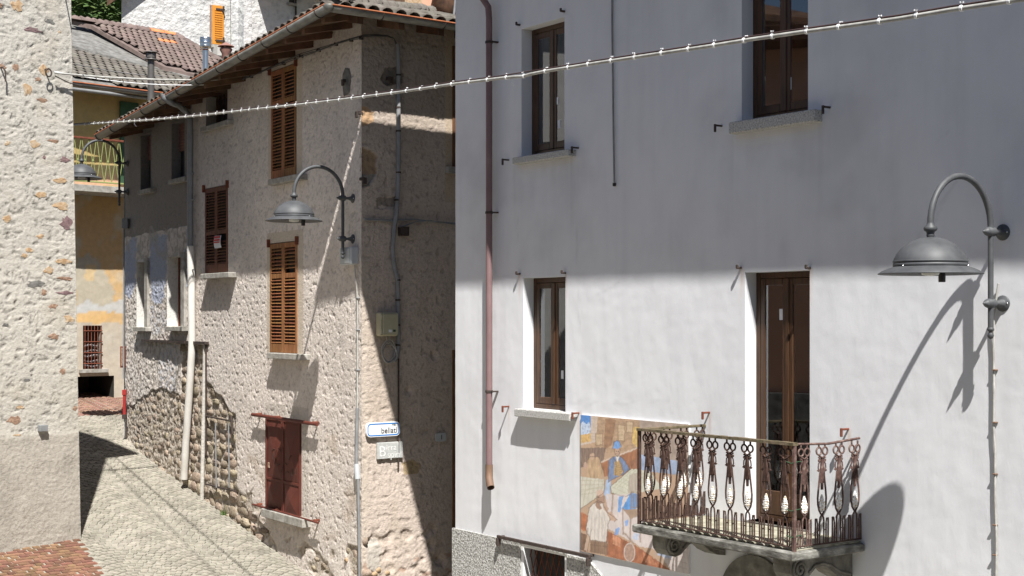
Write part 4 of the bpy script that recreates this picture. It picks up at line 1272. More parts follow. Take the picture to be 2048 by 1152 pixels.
def g_disp(X, Z):
    s_ = strokes(X, Z, 13, 33, 311, (.1, -.5, .7, 1.8)); d = .0062*s_+.0038*perlin(X*36, Z*34, 5)-.005*np.exp(-(s_/.07)**2)*sstep(-.1, .3, perlin(X*6, Z*6, 208))-.008*sstep(.32, .5, perlin(X*12, Z*12, 206))
    for q, dp_ in ((G_BR, -.012), (G_DK, -.03), (G_D2, -.03), (G_D3, -.02)):
        m = g_mask(q, X, Z, 5, 5).astype(float); d = d*(1-m)+m*(dp_+.012*perlin(X*16, Z*16, 8))
    d *= 1-.8*((X > GR-.10))
    d += -.03*sstep(.1, .45, perlin(X*4, Z*5, 44))*(Z < 1.6)
    for (px, py, r) in ((868, 712, .05), (818, 782, .05), (868, 1060, .04), (880, 1115, .06), (742, 150, .0), (862, 1090, .05)):
        a, b = Gf.at(px, py); d -= .04*np.exp(-(np.hypot(X-a, (Z-b))/max(r, .01))**2)
    return d
def g_col(X, Z):
    c = np.empty(X.shape+(3,)); c[:] = (.50, .42, .36)
    s_ = strokes(X, Z, 13, 33, 311, (.1, -.5, .7, 1.8)); pit = np.maximum(.55*np.exp(-(s_/.07)**2)*sstep(-.1, .3, perlin(X*6, Z*6, 208)), .45*sstep(.32, .5, perlin(X*12, Z*12, 206)))
    c *= (1-.45*pit)[..., None]
    c *= (1+.15*fbm(X*.9+7, Z*.8, 4, 121)+.10*fbm(X*4, Z*4, 3, 122))[..., None]
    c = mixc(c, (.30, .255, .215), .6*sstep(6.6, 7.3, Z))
    c = mixc(c, (.40, .33, .26), .4*sstep(.0, .4, fbm(X*1.5, Z*1.1, 3, 124)))
    c = mixc(c, (.44, .28, .155), .9*g_mask(G_BR, X, Z, 4, 5))
    dk = g_mask(G_DK, X, Z, 5, 5); PX, PY = wall_px(Gf, X, Z)
    c = mixc(c, (.30, .205, .12), .85*dk*(PY < 348)); c = mixc(c, (.22, .205, .18), .85*dk*(PY >= 348))
    c = mixc(c, (.15, .13, .11), .8*g_mask(G_D2, X, Z, 6, 5)); c = mixc(c, (.17, .15, .13), .7*g_mask(G_D3, X, Z, 5, 15))
    c = mixc(c, (.36, .265, .14), .8*g_mask(G_TAN, X, Z, 4, 25))
    c = mixc(c, (.42, .40, .36), .6*g_mask([(730, 1080), (758, 1075), (765, 1140), (735, 1150)], X, Z, 5, 28))
    c = mixc(c, (.45, .36, .26), .75*(X > GR-.09)*(Z > 6))
    c = mixc(c, (.50, .43, .36), .7*((X < .09)*(Z < 5.2)))
    c = mixc(c, (.33, .20, .14), .6*sstep(.38, .5, perlin(X*7, Z*9, 45))*(Z < 1.2))
    return np.clip(c, .02, .7)
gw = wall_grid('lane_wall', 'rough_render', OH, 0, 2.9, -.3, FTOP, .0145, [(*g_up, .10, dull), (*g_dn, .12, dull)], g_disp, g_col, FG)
b_ = MB(); p0 = FG @ Vector((2.9, 0, 0)); p1 = FG @ Vector((7, 0, 0)); p2 = FG @ Vector((7, 6, 0))
b_.add([(p0.x, p0.y, -.3), (p1.x, p1.y, -.3), (p1.x, p1.y, FTOP), (p0.x, p0.y, FTOP)], [(0, 1, 2, 3)])
b_.add([(p1.x, p1.y, -.3), (p2.x, p2.y, -.3), (p2.x, p2.y, FTOP), (p1.x, p1.y, FTOP)], [(0, 1, 2, 3)])
b_.add([(LEFT, 0, -.3), (LEFT, 6.5, -.3), (LEFT, 6.5, FTOP+DROP*LEFT-.08), (LEFT, 0, FTOP+DROP*LEFT-.08)], [(0, 1, 2, 3)])
part('rear_wall', b_, 'plain_wall', OH)

# ---- rubble stones, each its own part of the wall it sits in
protos = stone_protos('stone_warm')
def lay_stones(poly, limit, hmin, hmax, wmin, wmax, skipf=None, yback=.045, depth=.11):
    pts = [Ff.at(*p) for p in poly]
    zl = min(p[1] for p in pts); zh = max(p[1] for p in pts); xl = min(p[0] for p in pts); xh = max(p[0] for p in pts)
    z = zl; n = 0; cand = []
    while z < zh:
        h = random.uniform(hmin, hmax); x = xl+random.uniform(-.2, 0)
        while x < xh:
            w = random.uniform(wmin, wmax)
            hh = h*random.uniform(.75, 1.15)
            cx, cz = x+w/2, z+h/2+random.uniform(-.035, .035)
            if inside(pts, np.array([cx]), np.array([cz]))[0] and (skipf is None or not skipf(cx, cz)):
                cand.append((cx, cz, w, hh))
            x += w*random.uniform(.97, 1.06)
        z += h*.95
    random.shuffle(cand)
    for (cx, cz, w, hh) in cand[:limit]:
        M = Matrix.Translation((cx, yback, cz)) @ Matrix.Rotation(random.uniform(-.14, .14), 4, 'Y') @ Matrix.Diagonal((w*.98, depth*random.uniform(.7, 1.2), hh*.95, 1))
        link('stone', random.choice(protos), OH, M)
    return len(cand)
n_a = lay_stones(rub_a, 110, .11, .22, .20, .46)
n_b = lay_stones(rub_b, 120, .08, .16, .14, .34, yback=.060)
n_c = lay_stones(rub_c, 45, .09, .17, .12, .28, skipf=lambda x, z: float(perlin(np.array([x*2.5]), np.array([z*3.5]), 63)[0]) < .12, yback=.055)
print('stones', n_a, n_b, n_c)
protos_o = stone_protos('stone_orange', 4, 9)
for (px, py) in ((750, 1148), (757, 1140), (775, 1146), (735, 1146), (692, 1120)):
    f_ = Gf if px > 723 else Ff
    x, z = f_.at(px, py); M = Matrix.Translation((x, .01, z)) @ Matrix.Diagonal((.10, .07, .07, 1))
    link('stone', random.choice(protos_o), OH, (FG @ M) if px > 723 else M)

# ---- shutters, sills, dark windows
for (T, mt, miss1, miss2) in ((T1, 'shutter_wood', (), ()), (T2, 'shutter_wood', (), (31, 21))):
    xm = (T[0]+T[1])/2
    shutter(OH, T[0]+.004, xm-.002, T[2]+.01, T[3]-.01, .005, mt, .047, (.70,), missing=miss1)
    shutter(OH, xm+.002, T[1]-.004, T[2]+.01, T[3]-.01, .005, mt, .047, (.70,), missing=miss2)
xm = (S1[0]+S1[1])/2
for a, b, ms in ((S1[0]+.004, xm-.002, ()), (xm+.002, S1[1]-.004, (9, 10))):
    shutter(OH, a, b, S1[2]+.01, S1[3]-.01, .005, 'shutter_dark', .047, (.47,), missing=ms)
for h in (T1, T2, S1):
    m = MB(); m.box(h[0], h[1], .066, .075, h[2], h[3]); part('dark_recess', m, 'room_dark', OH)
    for x in (h[0]-.02, h[1]+.02):
        m = MB(); m.bbox(x-.012, x+.012, -.05, .03, h[3]-.06, h[3]+.06); part('hinge_pin', m, 'rust', OH)
for (a, b, yt, yb, out) in ((535, 599, 353, 367, .12), (533, 604, 707, 719, .12), (400, 457, 546, 556, .14)):
    x0 = Ff.x(a, out); x1 = Ff.x(b, out); z1 = Ff.z((a+b)/2, yt, out)
    stone_sill(OH, x0, x1, z1, .085, out, .05, 'old_stone')
for (a, b, yt, out) in ((400, 455, 247, .10), (275, 301, 378, .08), (336, 369, 356, .08), (265, 291, 654, .10), (330, 364, 653, .10)):
    x0 = Ff.x(a, out); x1 = Ff.x(b, out); z1 = Ff.z((a+b)/2, yt, out)
    stone_sill(OH, x0, x1, z1, .08, out, .24, 'old_stone')
m = MB(); m.box(U1[0]-.03, U1[1]+.1, -.03, .2, U1[3]-.02, U1[3]+.10); part('lintel', m, 'eave_wood', OH)
fr = MB(); fr.bbox(U1[0], U1[0]+.05, .17, .215, U1[2], U1[3]-.03); fr.bbox(U1[1]-.05, U1[1], .17, .215, U1[2], U1[3]-.03); fr.bbox(U1[0]+.04, U1[1]-.04, .175, .21, U1[2], U1[2]+.05); fr.bbox(U1[0]+.04, U1[1]-.04, .175, .21, U1[3]-.08, U1[3]-.03)
fw = part('small_window', fr, 'eave_wood', OH)
m = MB(); m.box(U1[0], U1[1], .212, .222, U1[2], U1[3]); part('pane', m, 'room_dark', fw)
for k in range(4):
    m = MB(); x = U1[0]+(U1[1]-U1[0])*(k+1)/5; m.box(x-.008, x+.008, .15, .17, U1[2], U1[3]-.02); part('window_bar', m, 'iron', fw)
for (h, frac) in ((N1, .45), (N2, .50)):        # narrow windows with half-lowered roller blinds
    m = MB(); m.box(h[0], h[1], .165, .18, h[2], h[3]); w = part('narrow_window', m, 'lamp_dark', OH)
    zb = h[3]-(h[3]-h[2])*frac; n = 10
    for i in range(n):
        q = MB(); z0 = zb+(h[3]-zb)*i/n; q.bbox(h[0], h[1], .135, .155, z0+.003, z0+(h[3]-zb)/n-.003); part('blind_slat', q, 'terracotta', w)
for h, op in ((N3, False), (N4, True)):
    m = MB(); m.box(h[0], h[1], .255, .27, h[2], h[3]); w = part('narrow_window', m, 'room_dark', OH)
    q = MB(); q.bbox(h[0]+.0, h[0]+.05, .20, .25, h[2], h[3]); q.bbox(h[1]-.05, h[1], .20, .25, h[2], h[3]); part('sash', q, 'shutter_dark', w)
    if op:
        for i in range(12):
            q = MB(); z0 = h[3]-(i+1)*.042; q.bbox(h[0]+.05, h[1]-.05, .21, .235, z0+.004, z0+.038); part('blind_slat', q, 'terracotta', w)
# cement frames beside the lower narrow windows
for h in (N3, N4):
    m = MB(); m.box(h[1]+.002, h[1]+.16, -.035, .03, h[2]-.02, h[3]+.06); part('jamb', m, 'old_stone', OH)

# notice tied to the shutter
x, z = Ff.at(433, 497); x2, z2 = Ff.at(448, 470)
nt_ = thing('paper_notice', 'curling white notice with red print tied to the left brown shutter', 'notice', Ff.M @ Matrix.Translation((x, -.03, z)))
m = MB(); W_, H_ = x2-x, z2-z; n = 8
m.add([v for i in range(n+1) for v in ((0, -.002-.03*math.sin(PI*i/n)*.5, H_*i/n), (W_, -.012-.035*math.sin(PI*i/n)*.5, H_*i/n*.97))], [(2*i, 2*i+1, 2*i+3, 2*i+2) for i in range(n)], True)
part('sheet', m, 'paper', nt_)
m = MB()
for (a, b) in ((.78, .95), (.56, .70), (.40, .49)):
    i0 = .03*math.sin(PI*(a+b)/2)*.5
    m.box(.10*W_, .9*W_, -.020-i0, -.016-i0, a*H_, b*H_)
part('print', m, 'paper_red', nt_)

# ---- red metal doors of the hatch
def door_leaf(a, b, c, d):
    m = MB(); y = .0
    m.bbox(a, b, y-.012, y+.02, c, d, .004)
    zz = [c+.03, c+(d-c)*.36, d-.03]
    def pyramid(x0, x1, z0, z1, hgt):
        xm_, zm = (x0+x1)/2, (z0+z1)/2
        m.add([(x0, y-.0125, z0), (x1, y-.0125, z0), (x1, y-.0125, z1), (x0, y-.0125, z1), (xm_, y-.0125-hgt, zm)], [(0, 1, 4), (1, 2, 4), (2, 3, 4), (3, 0, 4)])
    pyramid(a+.05, b-.04, zz[0], zz[1]-.02, .035)
    pyramid(a+.05, b-.04, zz[1]+.02, zz[2], .035)
    for (p, q, r, s) in ((a, a+.045, c, d), (b-.035, b, c, d), (a+.045, b-.035, c, c+.028), (a+.045, b-.035, d-.028, d), (a+.045, b-.035, zz[1]-.018, zz[1]+.018)):
        m.bbox(p, q, y-.026, y-.012, r, s, .003)
    return m
xm = (D1[0]+D1[1])/2
for a, b in ((D1[0]+.01, xm-.003), (xm+.003, D1[1]-.01)):
    dl = part('hatch_door', door_leaf(a, b, D1[2]+.01, D1[3]-.01), 'red_metal', OH)
    if a < xm-.1:
        m = MB(); kx, kz = Ff.at(541, 930); m.bbox(kx-.028, kx+.028, -.036, -.02, kz-.04, kz+.04); part('lock_plate', m, 'stone_brown', dl)
m = MB(); m.box(D1[0], D1[1], .045, .055, D1[2], D1[3]); part('dark_recess', m, 'room_dark', OH)
for (p, q) in (((504, 829), (634, 849)), ((506, 1009), (636, 1046))):
    xa, za = Ff.at(*p, .09); xb, zb = Ff.at(*q, .09)
    m = MB(); m.tube([(xa, -.085, za), ((xa+xb)/2, -.085, (za+zb)/2+.005), (xb, -.085, zb)], .026 if p[1] < 900 else .016, 8)
    t_ = part('sliding_rail', m, 'red_metal', OH)
    for f in (.06, .36, .93):
        q_ = MB(); x = xa+(xb-xa)*f; z = za+(zb-za)*f; q_.bbox(x-.018, x+.018, -.085, .03, z+.0, z+.03); part('rail_bracket', q_, 'rust', t_)
x0 = Ff.x(523, .12); x1 = Ff.x(606, .12); z1 = Ff.z(565, 1028, .12)
stone_sill(OH, x0, x1, z1, .12, .13, .04, 'old_stone')
# scratched marks on the door leaves
for (px, py, a) in ((552, 900, .5), (557, 905, 1.3), (565, 900, -.4), (556, 922, 1.2), (562, 930, .3), (570, 938, 1.0), (586, 915, .8), (590, 945, 1.5), (598, 942, 1.4), (577, 928, -.2), (552, 912, 1.55), (580, 945, .2)):
    x, z = Ff.at(px, py); L_ = .05
    m = MB(); m.tube([(x-L_*math.cos(a), -.0445, z-L_*math.sin(a)), (x, -.0455, z+.012), (x+L_*math.cos(a), -.0445, z+L_*math.sin(a))], .006, 4); part('scratch', m, 'iron', OH)

# ---- drip ledge and the dark pipe turning down
xa, za = Ff.at(284, 680, .06); xb, zb = Ff.at(411, 685, .06)
m = MB(); m.add([], []); n = 14
for i in range(n):
    x0 = xa+(xb-xa)*i/n; x1 = xa+(xb-xa)*(i+1)/n; z0 = za+(zb-za)*i/n
    j = random.uniform(-.01, .01)
    m.box(x0, x1, -.075-j, .02, z0-.03, z0+.012)
part('drip_ledge', m, 'iron', OH)
m = MB(); x, z = Ff.at(412, 686, .03); x2, z2 = Ff.at(412, 800, .03); m.tube([(x, -.03, z), (x, -.03, z2), (x-.02, -.02, z2-.9)], .016, 6); part('edge_pipe', m, 'iron', OH)
for (pts_, w_) in (([(416, 832), (466, 842)], .016), ([(466, 832), (469, 868)], .022), ([(416, 968), (474, 982)], .015)):
    m = MB(); m.tube([(Ff.at(*p)[0], -.03, Ff.at(*p)[1]) for p in pts_], w_, 6); part('lintel_iron', m, 'iron', OH)
for px in (438, 464):
    m = MB(); m.tube([(Ff.at(px-1, 846)[0], -.05, Ff.at(px-1, 846)[1]), (Ff.at(px, 975)[0], -.045, Ff.at(px, 975)[1])], .012, 6); part('sluice_bar', m, 'pipe_grey', OH)

# ---- eaves: rafters, boards, gutters, roof tiles
def solve_corner(a, b):
    # point at distance a in front of the street wall and b in front of the lane wall, in house coordinates
    gi = FG.to_3x3() @ Vector((0, 1, 0))
    y = -a; x = (-b-gi.y*y)/gi.x
    return x, y
ex, ey = solve_corner(EAVE_F, EAVE_G)
Ex, Ey = solve_corner(EAVE_F+.035, EAVE_G+.035)
gu = FG.to_3x3() @ Vector((1, 0, 0)); gi = FG.to_3x3() @ Vector((0, 1, 0))
XL = Ff.x(194, EAVE_F+.04-.13)
SL = .27
def plane_F(x, d, up=0):
    """point of the street-side roof plane, d metres inwards from the eave"""
    return Vector((x, ey+d, ze+SL*d+up))
hip_dir = Vector(((-1*gi.y*1)/1, 0, 0))
# hip line: equal distance from both eaves
hx, hy = solve_corner(EAVE_F-1, EAVE_G-1); hip = Vector((hx-ex, hy-ey, SL))
G_LEN = 6.5
def roof_sheets():
    m = MB(); D = 5.2; E0 = Vector((ex, ey, ze))
    for up, fl in ((0, 1), (.05, 0)):
        a = E0+Vector((0, 0, up)); b = Vector((XL, ey+TAP*(ex-XL), ze+up+DROP*(XL-ex))); c = b+Vector((0, D, SL*D)); d = a+hip*D
        f = (0, 1, 2, 3)
        b2 = Vector((LEFT-.06, ey+.42, ze+up+DROP*(LEFT-ex)+SL*.42)); c = Vector((LEFT-.06, ey+D, ze+up+DROP*(LEFT-ex)+SL*D))
        f = (0, 1, 2, 3, 4)
        m.add([a, b, b2, c, d], [f if fl else f[::-1]])
        g1 = a+gu*G_LEN; g2 = g1+Vector((gi.x*D, gi.y*D, SL*D))
        m.add([a, d, g2, g1], [(0, 1, 2, 3) if fl else (3, 2, 1, 0)])
    return m
roof = part('roof', roof_sheets(), 'eave_wood', OH)
def gutter(A, B, nrm, r=.075, seg=9):
    m = MB(); d = (B-A)
    vs = []
    ring = [PI*(1+k/seg) for k in range(seg+1)]
    for P in (A, B):
        for rr in (r, r-.007):
            for a in (ring if rr == r else ring[::-1]):
                vs.append(P+nrm*(rr*math.cos(a))+Vector((0, 0, rr*math.sin(a))))
    n = 2*(seg+1)
    m.add(vs, [(i, (i+1) % n, n+(i+1) % n, n+i) for i in range(n)]+[tuple(range(n))[::-1], tuple(range(n, 2*n))], True)
    return m
Fn = Vector((0, -1, 0)); Gn = -gi
zg = ze+.035
gc = Vector((Ex, Ey, zg))
m = MB(); m.lathe([(.0, -.082), (.045, -.070), (.072, -.035), (.080, .0), (.076, .014), (.0, .014)], 14, Matrix.Translation(gc)); part('gutter_corner', m, 'gutter', OH)
gA = part('gutter', gutter(gc, Vector((XL, Ey+TAP*(Ex-XL), zg+DROP*(XL-Ex))), Fn), 'gutter', OH)
gB = part('gutter', gutter(gc, gc+gu*G_LEN, Gn), 'gutter', OH)
for i in range(12):
    x = Ex-.28-i*.86
    m = MB(); pts = [(x, Ey+TAP*(Ex-x)+(.079)*math.cos(a)*-1*-1, zg+DROP*(x-Ex)+.079*math.sin(a)) for a in np.linspace(PI, 2*PI, 10)]
    m.tube(pts, .009, 5); part('gutter_bracket', m, 'iron', OH)
for i in range(4):
    P = gc+gu*(.75+i*.95); m = MB(); m.tube([P+Gn*(.079*math.cos(a))+Vector((0, 0, .079*math.sin(a))) for a in np.linspace(PI, 2*PI, 10)], .009, 5); part('gutter_bracket', m, 'iron', OH)
m = MB(); m.tube([gc+Fn*.0+Vector((0, .07, .012)), Vector((XL, Ey+TAP*(Ex-XL)+.07, zg+.012+DROP*(XL-Ex)))], .018, 5); part('drip_edge', m, 'copper', OH)
m = MB(); m.tube([gc-Gn*.07+Vector((0, 0, .012)), gc-Gn*.07+gu*G_LEN+Vector((0, 0, .012))], .018, 5); part('drip_edge', m, 'copper', OH)
m = MB(); m.tube([gc-Fn*.05+Vector((0, -.12, .012)), Vector((XL, Ey+TAP*(Ex-XL)-.075, zg+.012+DROP*(XL-Ex)))], .012, 5); part('gutter_bead', m, 'copper', gA)
m = MB(); m.tube([gc+Gn*.075+Vector((0, 0, .004)), gc+Gn*.075+gu*G_LEN+Vector((0, 0, .004))], .012, 5); part('gutter_bead', m, 'copper', gB)
for i in range(17):
    x = Ex-.35-i*.60
    if x < XL:
        break
    j = random.uniform(-.03, .03); m = MB()
    zx = ze+DROP*(x-ex); yx = ey+TAP*(ex-x)
    m.prism([(yx+.04, zx-.03), (yx+.04, zx-.095+j*.3), (ey+EAVE_F+.1, zx+SL*.8-.135), (ey+EAVE_F+.1, zx+SL*.8-.03)], x-.045, x+.045, 'x')
    part('rafter', m, 'eave_wood', OH)
for i in range(4):
    P = Vector((ex, ey, 0))+gu*(.45+i*.62); m = MB()
    a = P-Gn*.04; b = P-Gn*(EAVE_G+.1)
    m.add([a+gu*-.045+Vector((0, 0, ze-.115)), a+gu*.045+Vector((0, 0, ze-.115)), a+gu*.045+Vector((0, 0, ze-.02)), a+gu*-.045+Vector((0, 0, ze-.02)),
           b+gu*-.045+Vector((0, 0, ze+.03)), b+gu*.045+Vector((0, 0, ze+.03)), b+gu*.045+Vector((0, 0, ze+.13)), b+gu*-.045+Vector((0, 0, ze+.13))],
          [(0, 1, 2, 3), (7, 6, 5, 4), (0, 4, 5, 1), (1, 5, 6, 2), (3, 2, 6, 7), (0, 3, 7, 4)])
    part('rafter', m, 'eave_wood', OH)
m = MB(); m.bbox(-.30+ex+.55, ex+.9, ey+.25, ey+.42, ze-.14, ze+.05)
def coppo(L_=.44, r=.095, up=True):
    m = MB(); seg = 5; vs = []
    for t, rr in ((0, r), (L_, r*.82)):
        for q in (1, .84):
            for k in range(seg+1):
                a = PI*k/seg; vs.append((rr*q*math.cos(a), t, rr*q*math.sin(a)*.8))
    n = seg+1
    fs = []
    for k in range(seg):
        fs.append((k, k+1, 2*n+k+1, 2*n+k)); fs.append((n+k, 3*n+k, 3*n+k+1, n+k+1)); fs.append((k, n+k, n+k+1, k+1))
    return m.add(vs, fs, True)
cop = coppo().mesh('roof_tile', MT['tile_grey'])
def tile_on(P, along, upv, jit=.03):
    X = along.normalized(); Y = upv.normalized(); N = X.cross(Y).normalized()
    M = Matrix(((X.x, Y.x, N.x, P.x), (X.y, Y.y, N.y, P.y), (X.z, Y.z, N.z, P.z), (0, 0, 0, 1)))
    M = M @ Matrix.Rotation(random.uniform(-jit, jit), 4, 'Z') @ Matrix.Rotation(.05, 4, 'X')
    link('roof_tile', cop, OH, M)
upG = Vector((gi.x, gi.y, SL)); E0 = Vector((ex, ey, ze+.055))
hipXY = Vector((hip.x, hip.y))
for c_ in range(26):
    for r_ in range(10):
        s = -.02+c_*.205; d = -.05+r_*.36
        lim = (hipXY.x*gu.x+hipXY.y*gu.y)            # shift of the hip per metre inwards
        if s < lim*max(d, 0)+.05:
            continue
        P = E0+gu*s+Vector((gi.x*d, gi.y*d, SL*d)); P.z += .01*(r_ % 2)+random.uniform(0, .012)
        if project(Ff.M @ P)[0] > 960:
            continue
        tile_on(P, gu, upG)
upF = Vector((0, 1, SL))
for c_ in range(50):
    for r_ in range(1):
        s = -.12-c_*.205
        if ex+s < XL:
            continue
        P = Vector((ex+s, ey-TAP*s-.05, ze+DROP*s+.055+random.uniform(0, .012))); tile_on(P, Vector((1, 0, 0)), upF)
m = MB(); s_ = MB()
for c_ in range(50):
    for r_ in range(1, 8):
        x = ex-.12-c_*.205; d = -.05+r_*.36
        if x < XL or x > ex+hipXY.x/1*d-.05:
            continue
        q = coppo(); o_ = Vector((x, ey+TAP*(ex-x)+d, ze+DROP*(x-ex)+.055+SL*d))
        s_.add([Vector((v[0], v[1], v[2]+SL*v[1]))+o_ for v in q.v], q.f, True)
o = part('tile_rows', s_, 'tile_grey', OH); o['kind'] = 'stuff'
hipu = Vector((hip.x, hip.y, SL)); big = coppo(.46, .13).mesh('hip_tile', MT['tile_grey'])
side = Vector((hip.y, -hip.x, 0)).normalized()
for i in range(15):
    P = E0+hipu*(.02+i*.36/hipu.length)+Vector((0, 0, .045+random.uniform(0, .02)))
    Y = hipu.normalized(); X = side; N = X.cross(Y).normalized()
    M = Matrix(((X.x, Y.x, N.x, P.x), (X.y, Y.y, N.y, P.y), (X.z, Y.z, N.z, P.z), (0, 0, 0, 1))) @ Matrix.Rotation(random.uniform(-.06, .06), 4, 'Z') @ Matrix.Rotation(.07, 4, 'X')
    link('hip_tile', big, OH, M)

# ---- downpipe with its swan neck, cream below
xg = Ff.x(325, .8); zg2 = Ff.z(325, 197, .78)
xp = Ff.x(380.5, .08)
m = MB(); z1 = Ff.z(380, 232, .08)
m.tube([(xg, -.80, zg2+.06), (xg, -.78, zg2), (xg+.06, -.68, zg2-.07), (xg+.5*(xp-xg), -.40, (zg2+z1)/2+.03), (xp-.05, -.14, z1+.08), (xp, -.085, z1-.02), (xp, -.08, Ff.z(380, 262, .08)), (xp, -.08, Ff.z(381, 492, .08))], .05, 10)
pd = part('downpipe', m, 'pipe_grey', OH)
m = MB(); pts = [(Ff.x(381, .08), -.08, Ff.z(381, 492, .08)), (Ff.x(382.5, .08), -.08, Ff.z(382, 560, .08)), (Ff.x(384, .08), -.08, Ff.z(384, 690, .08)), (Ff.x(379, .08), -.08, Ff.z(379, 780, .08)), (Ff.x(372, .08), -.08, Ff.z(372, 880, .08)), (Ff.x(368, .08), -.08, Ff.z(368, 958, .08))]
m.tube(pts, .062, 10); part('lower_pipe', m, 'pipe_cream', pd)
m = MB(); m.tube([(Ff.x(410, .02), -.02, Ff.z(410, 690, .02)), (Ff.x(407, .02), -.03, Ff.z(407, 900, .02)), (Ff.x(405, .02), -.03, Ff.z(405, 1000, .02))], .035, 8); part('cement_rib', m, 'lime_rib', OH)
for py in (348, 400, 540):
    z = Ff.z(381, py, .08); q = MB(); q.lathe([(.056, -.02), (.060, 0), (.056, .02)], 12, Matrix.Translation((xp, -.08, z))); q.box(xp+.05, xp+.16, -.09, -.07, z-.01, z+.01); part('pipe_clamp', q, 'pipe_grey', pd)

# ---- window and door at the lane side, seen at the white house's edge
m = MB(); a, b, c, d = g_up; m.bbox(a, (a+b)/2, -.01, .03, c, d); m.bbox((a+b)/2, b, -.01, .03, c, d); part('lane_shutter', m, 'shutter_dark', OH, FG)
m = MB(); m.bbox(a-.12, b, -.09, .03, c-.09, c); part('sill', m, 'old_stone', OH, FG)
m = MB(); a, b, c, d = g_dn; m.bbox(a, a+.09, -.015, .04, c, d); m.bbox(a+.09, b, .02, .05, c, d); part('lane_door', m, 'shutter_dark', OH, FG)

# ================================================================== THINGS FIXED TO THE CORNER HOUSE
def on_G(px, py, out=0):
    x, z = Gf.at(px, py, out); return Gf.M @ Matrix.Translation((x, -out, z)), x, z
# street sign
x0, z0 = Gf.at(729, 874); x1, z1 = Gf.at(795.5, 842)
W_, H_ = x1-x0, Gf.z(762, 844)-Gf.z(762, 872.5)
sg = thing('street_sign', 'white street name sign with blue border on the corner house', 'sign', Gf.M @ Matrix.Translation((x0, -.045, Gf.z(762, 872.5))))
def rrect(w, h, r, ins=0, n=5):
    P = []
    for cx, cz, a0 in ((w-r, h-r, 0), (r, h-r, PI/2), (r, r, PI), (w-r, r, 1.5*PI)):
        for k in range(n+1):
            a = a0+PI/2*k/n; P.append((cx+(r-ins)*math.cos(a), cz+(r-ins)*math.sin(a)))
    return P
m = MB(); m.prism(rrect(W_, H_, .06), -.010, .03); part('board', m, 'sign_white', sg)
m = MB(); A = rrect(W_, H_, .06, .012); B = rrect(W_, H_, .06, .026); n = len(A)
m.add([(x, -.0125, z) for x, z in A]+[(x, -.0125, z) for x, z in B], [(i, (i+1) % n, n+(i+1) % n, n+i) for i in range(n)]); part('border', m, 'sign_blue', sg)
t1 = flat_text('bellati', .105, 'ink', sg, Matrix.Translation((W_-.045, -.0135, .045)) @ UP, align='RIGHT', extrude=.001)
t2 = flat_text('via', .052, 'ink', sg, Matrix.Translation((W_-.07, -.0135, H_-.050)) @ UP, align='RIGHT', extrude=.001)
# painted plaque
x0, _ = Gf.at(752, 900); x1, _ = Gf.at(803, 900); zb = Gf.z(777, 916.5); zt = Gf.z(777, 884)
pq = thing('painted_plaque', 'grey plaque with hand painted white letters below the street sign', 'plaque', Gf.M @ Matrix.Translation((x0, -.035, zb)))
W_, H_ = x1-x0, zt-zb
m = MB(); m.bbox(0, W_, -.006, .03, 0, H_); part('board', m, 'plaque', pq)
for (s, sz, x, z) in (('B', .20, .02, .035), ('irra', .115, .15, .115), ('spin', .125, .17, .01)):
    flat_text(s, sz, 'chalk', pq, Matrix.Translation((x*W_/.46, -.0075, z*H_/.23)) @ UP, extrude=.001)
# house number
x0, _ = Gf.at(868, 874); x1, _ = Gf.at(888.5, 874); zb = Gf.z(878, 882.5); zt = Gf.z(878, 865.5)
hn = thing('number_plate', 'small pale house number plate beside the shaded lane door', 'number plate', Gf.M @ Matrix.Translation((x0, -.04, zb)))
W_, H_ = x1-x0, zt-zb; m = MB(); m.prism(rrect(W_, H_, .035), -.006, .012); part('board', m, 'box_white', hn)
flat_text('1', .09, 'ink', hn, Matrix.Translation((W_*.42, -.0075, H_*.24)) @ UP, extrude=.001)
# meter box with its coil
x0, _ = Gf.at(750, 648); x1, _ = Gf.at(786.5, 648); zb = Gf.z(768, 672); zt = Gf.z(768, 625)
mb = thing('cable_box', 'beige plastic cable box in shade on the corner house', 'junction box', Gf.M @ Matrix.Translation((x0, -.03, zb)))
W_, H_ = x1-x0, zt-zb
m = MB(); m.bbox(0, W_, -.10, .02, 0, H_, .015); part('housing', m, 'box_beige', mb)
m = MB(); m.bbox(.035, W_-.01, -.118, -.099, .015, H_-.015, .012); part('cover', m, 'box_beige', mb)
for z in (.2, .8):
    m = MB(); m.bbox(.01, .035, -.112, -.09, H_*z-.03, H_*z+.03); part('hinge', m, 'box_beige', mb)
m = MB(); m.box(W_*.42, W_*.60, -.1195, -.118, .05, .085); part('sticker', m, 'paper', mb)
m = MB(); m.box(W_*.66, W_*.80, -.1195, -.118, .055, .085); part('sticker', m, 'green_wood', mb)
cx, cz = Gf.at(773, 704)
coil = thing('cable_coil', 'coil of spare pale cable hanging under the beige box', 'cable', Gf.M @ Matrix.Translation((cx, -.03, cz)))
for k in range(4):
    r = .10+.012*k; m = MB(); m.tube([(r*.85*math.cos(a)+.01*math.sin(3*a+k), -.02-.008*k, r*1.15*math.sin(a)+.012*math.cos(2*a+k)) for a in np.linspace(0, 2*PI, 25)[:-1]], .006, 5, True); part('loop', m, 'cable_white' if k % 2 else 'cable_grey', coil)
m = MB(); m.tube([(-.03, -.03, .12), (-.04, -.03, .24)], .006, 5); m.tube([(.02, -.03, .12), (.0, -.03, .24)], .006, 5); part('lead', m, 'cable_white', coil)
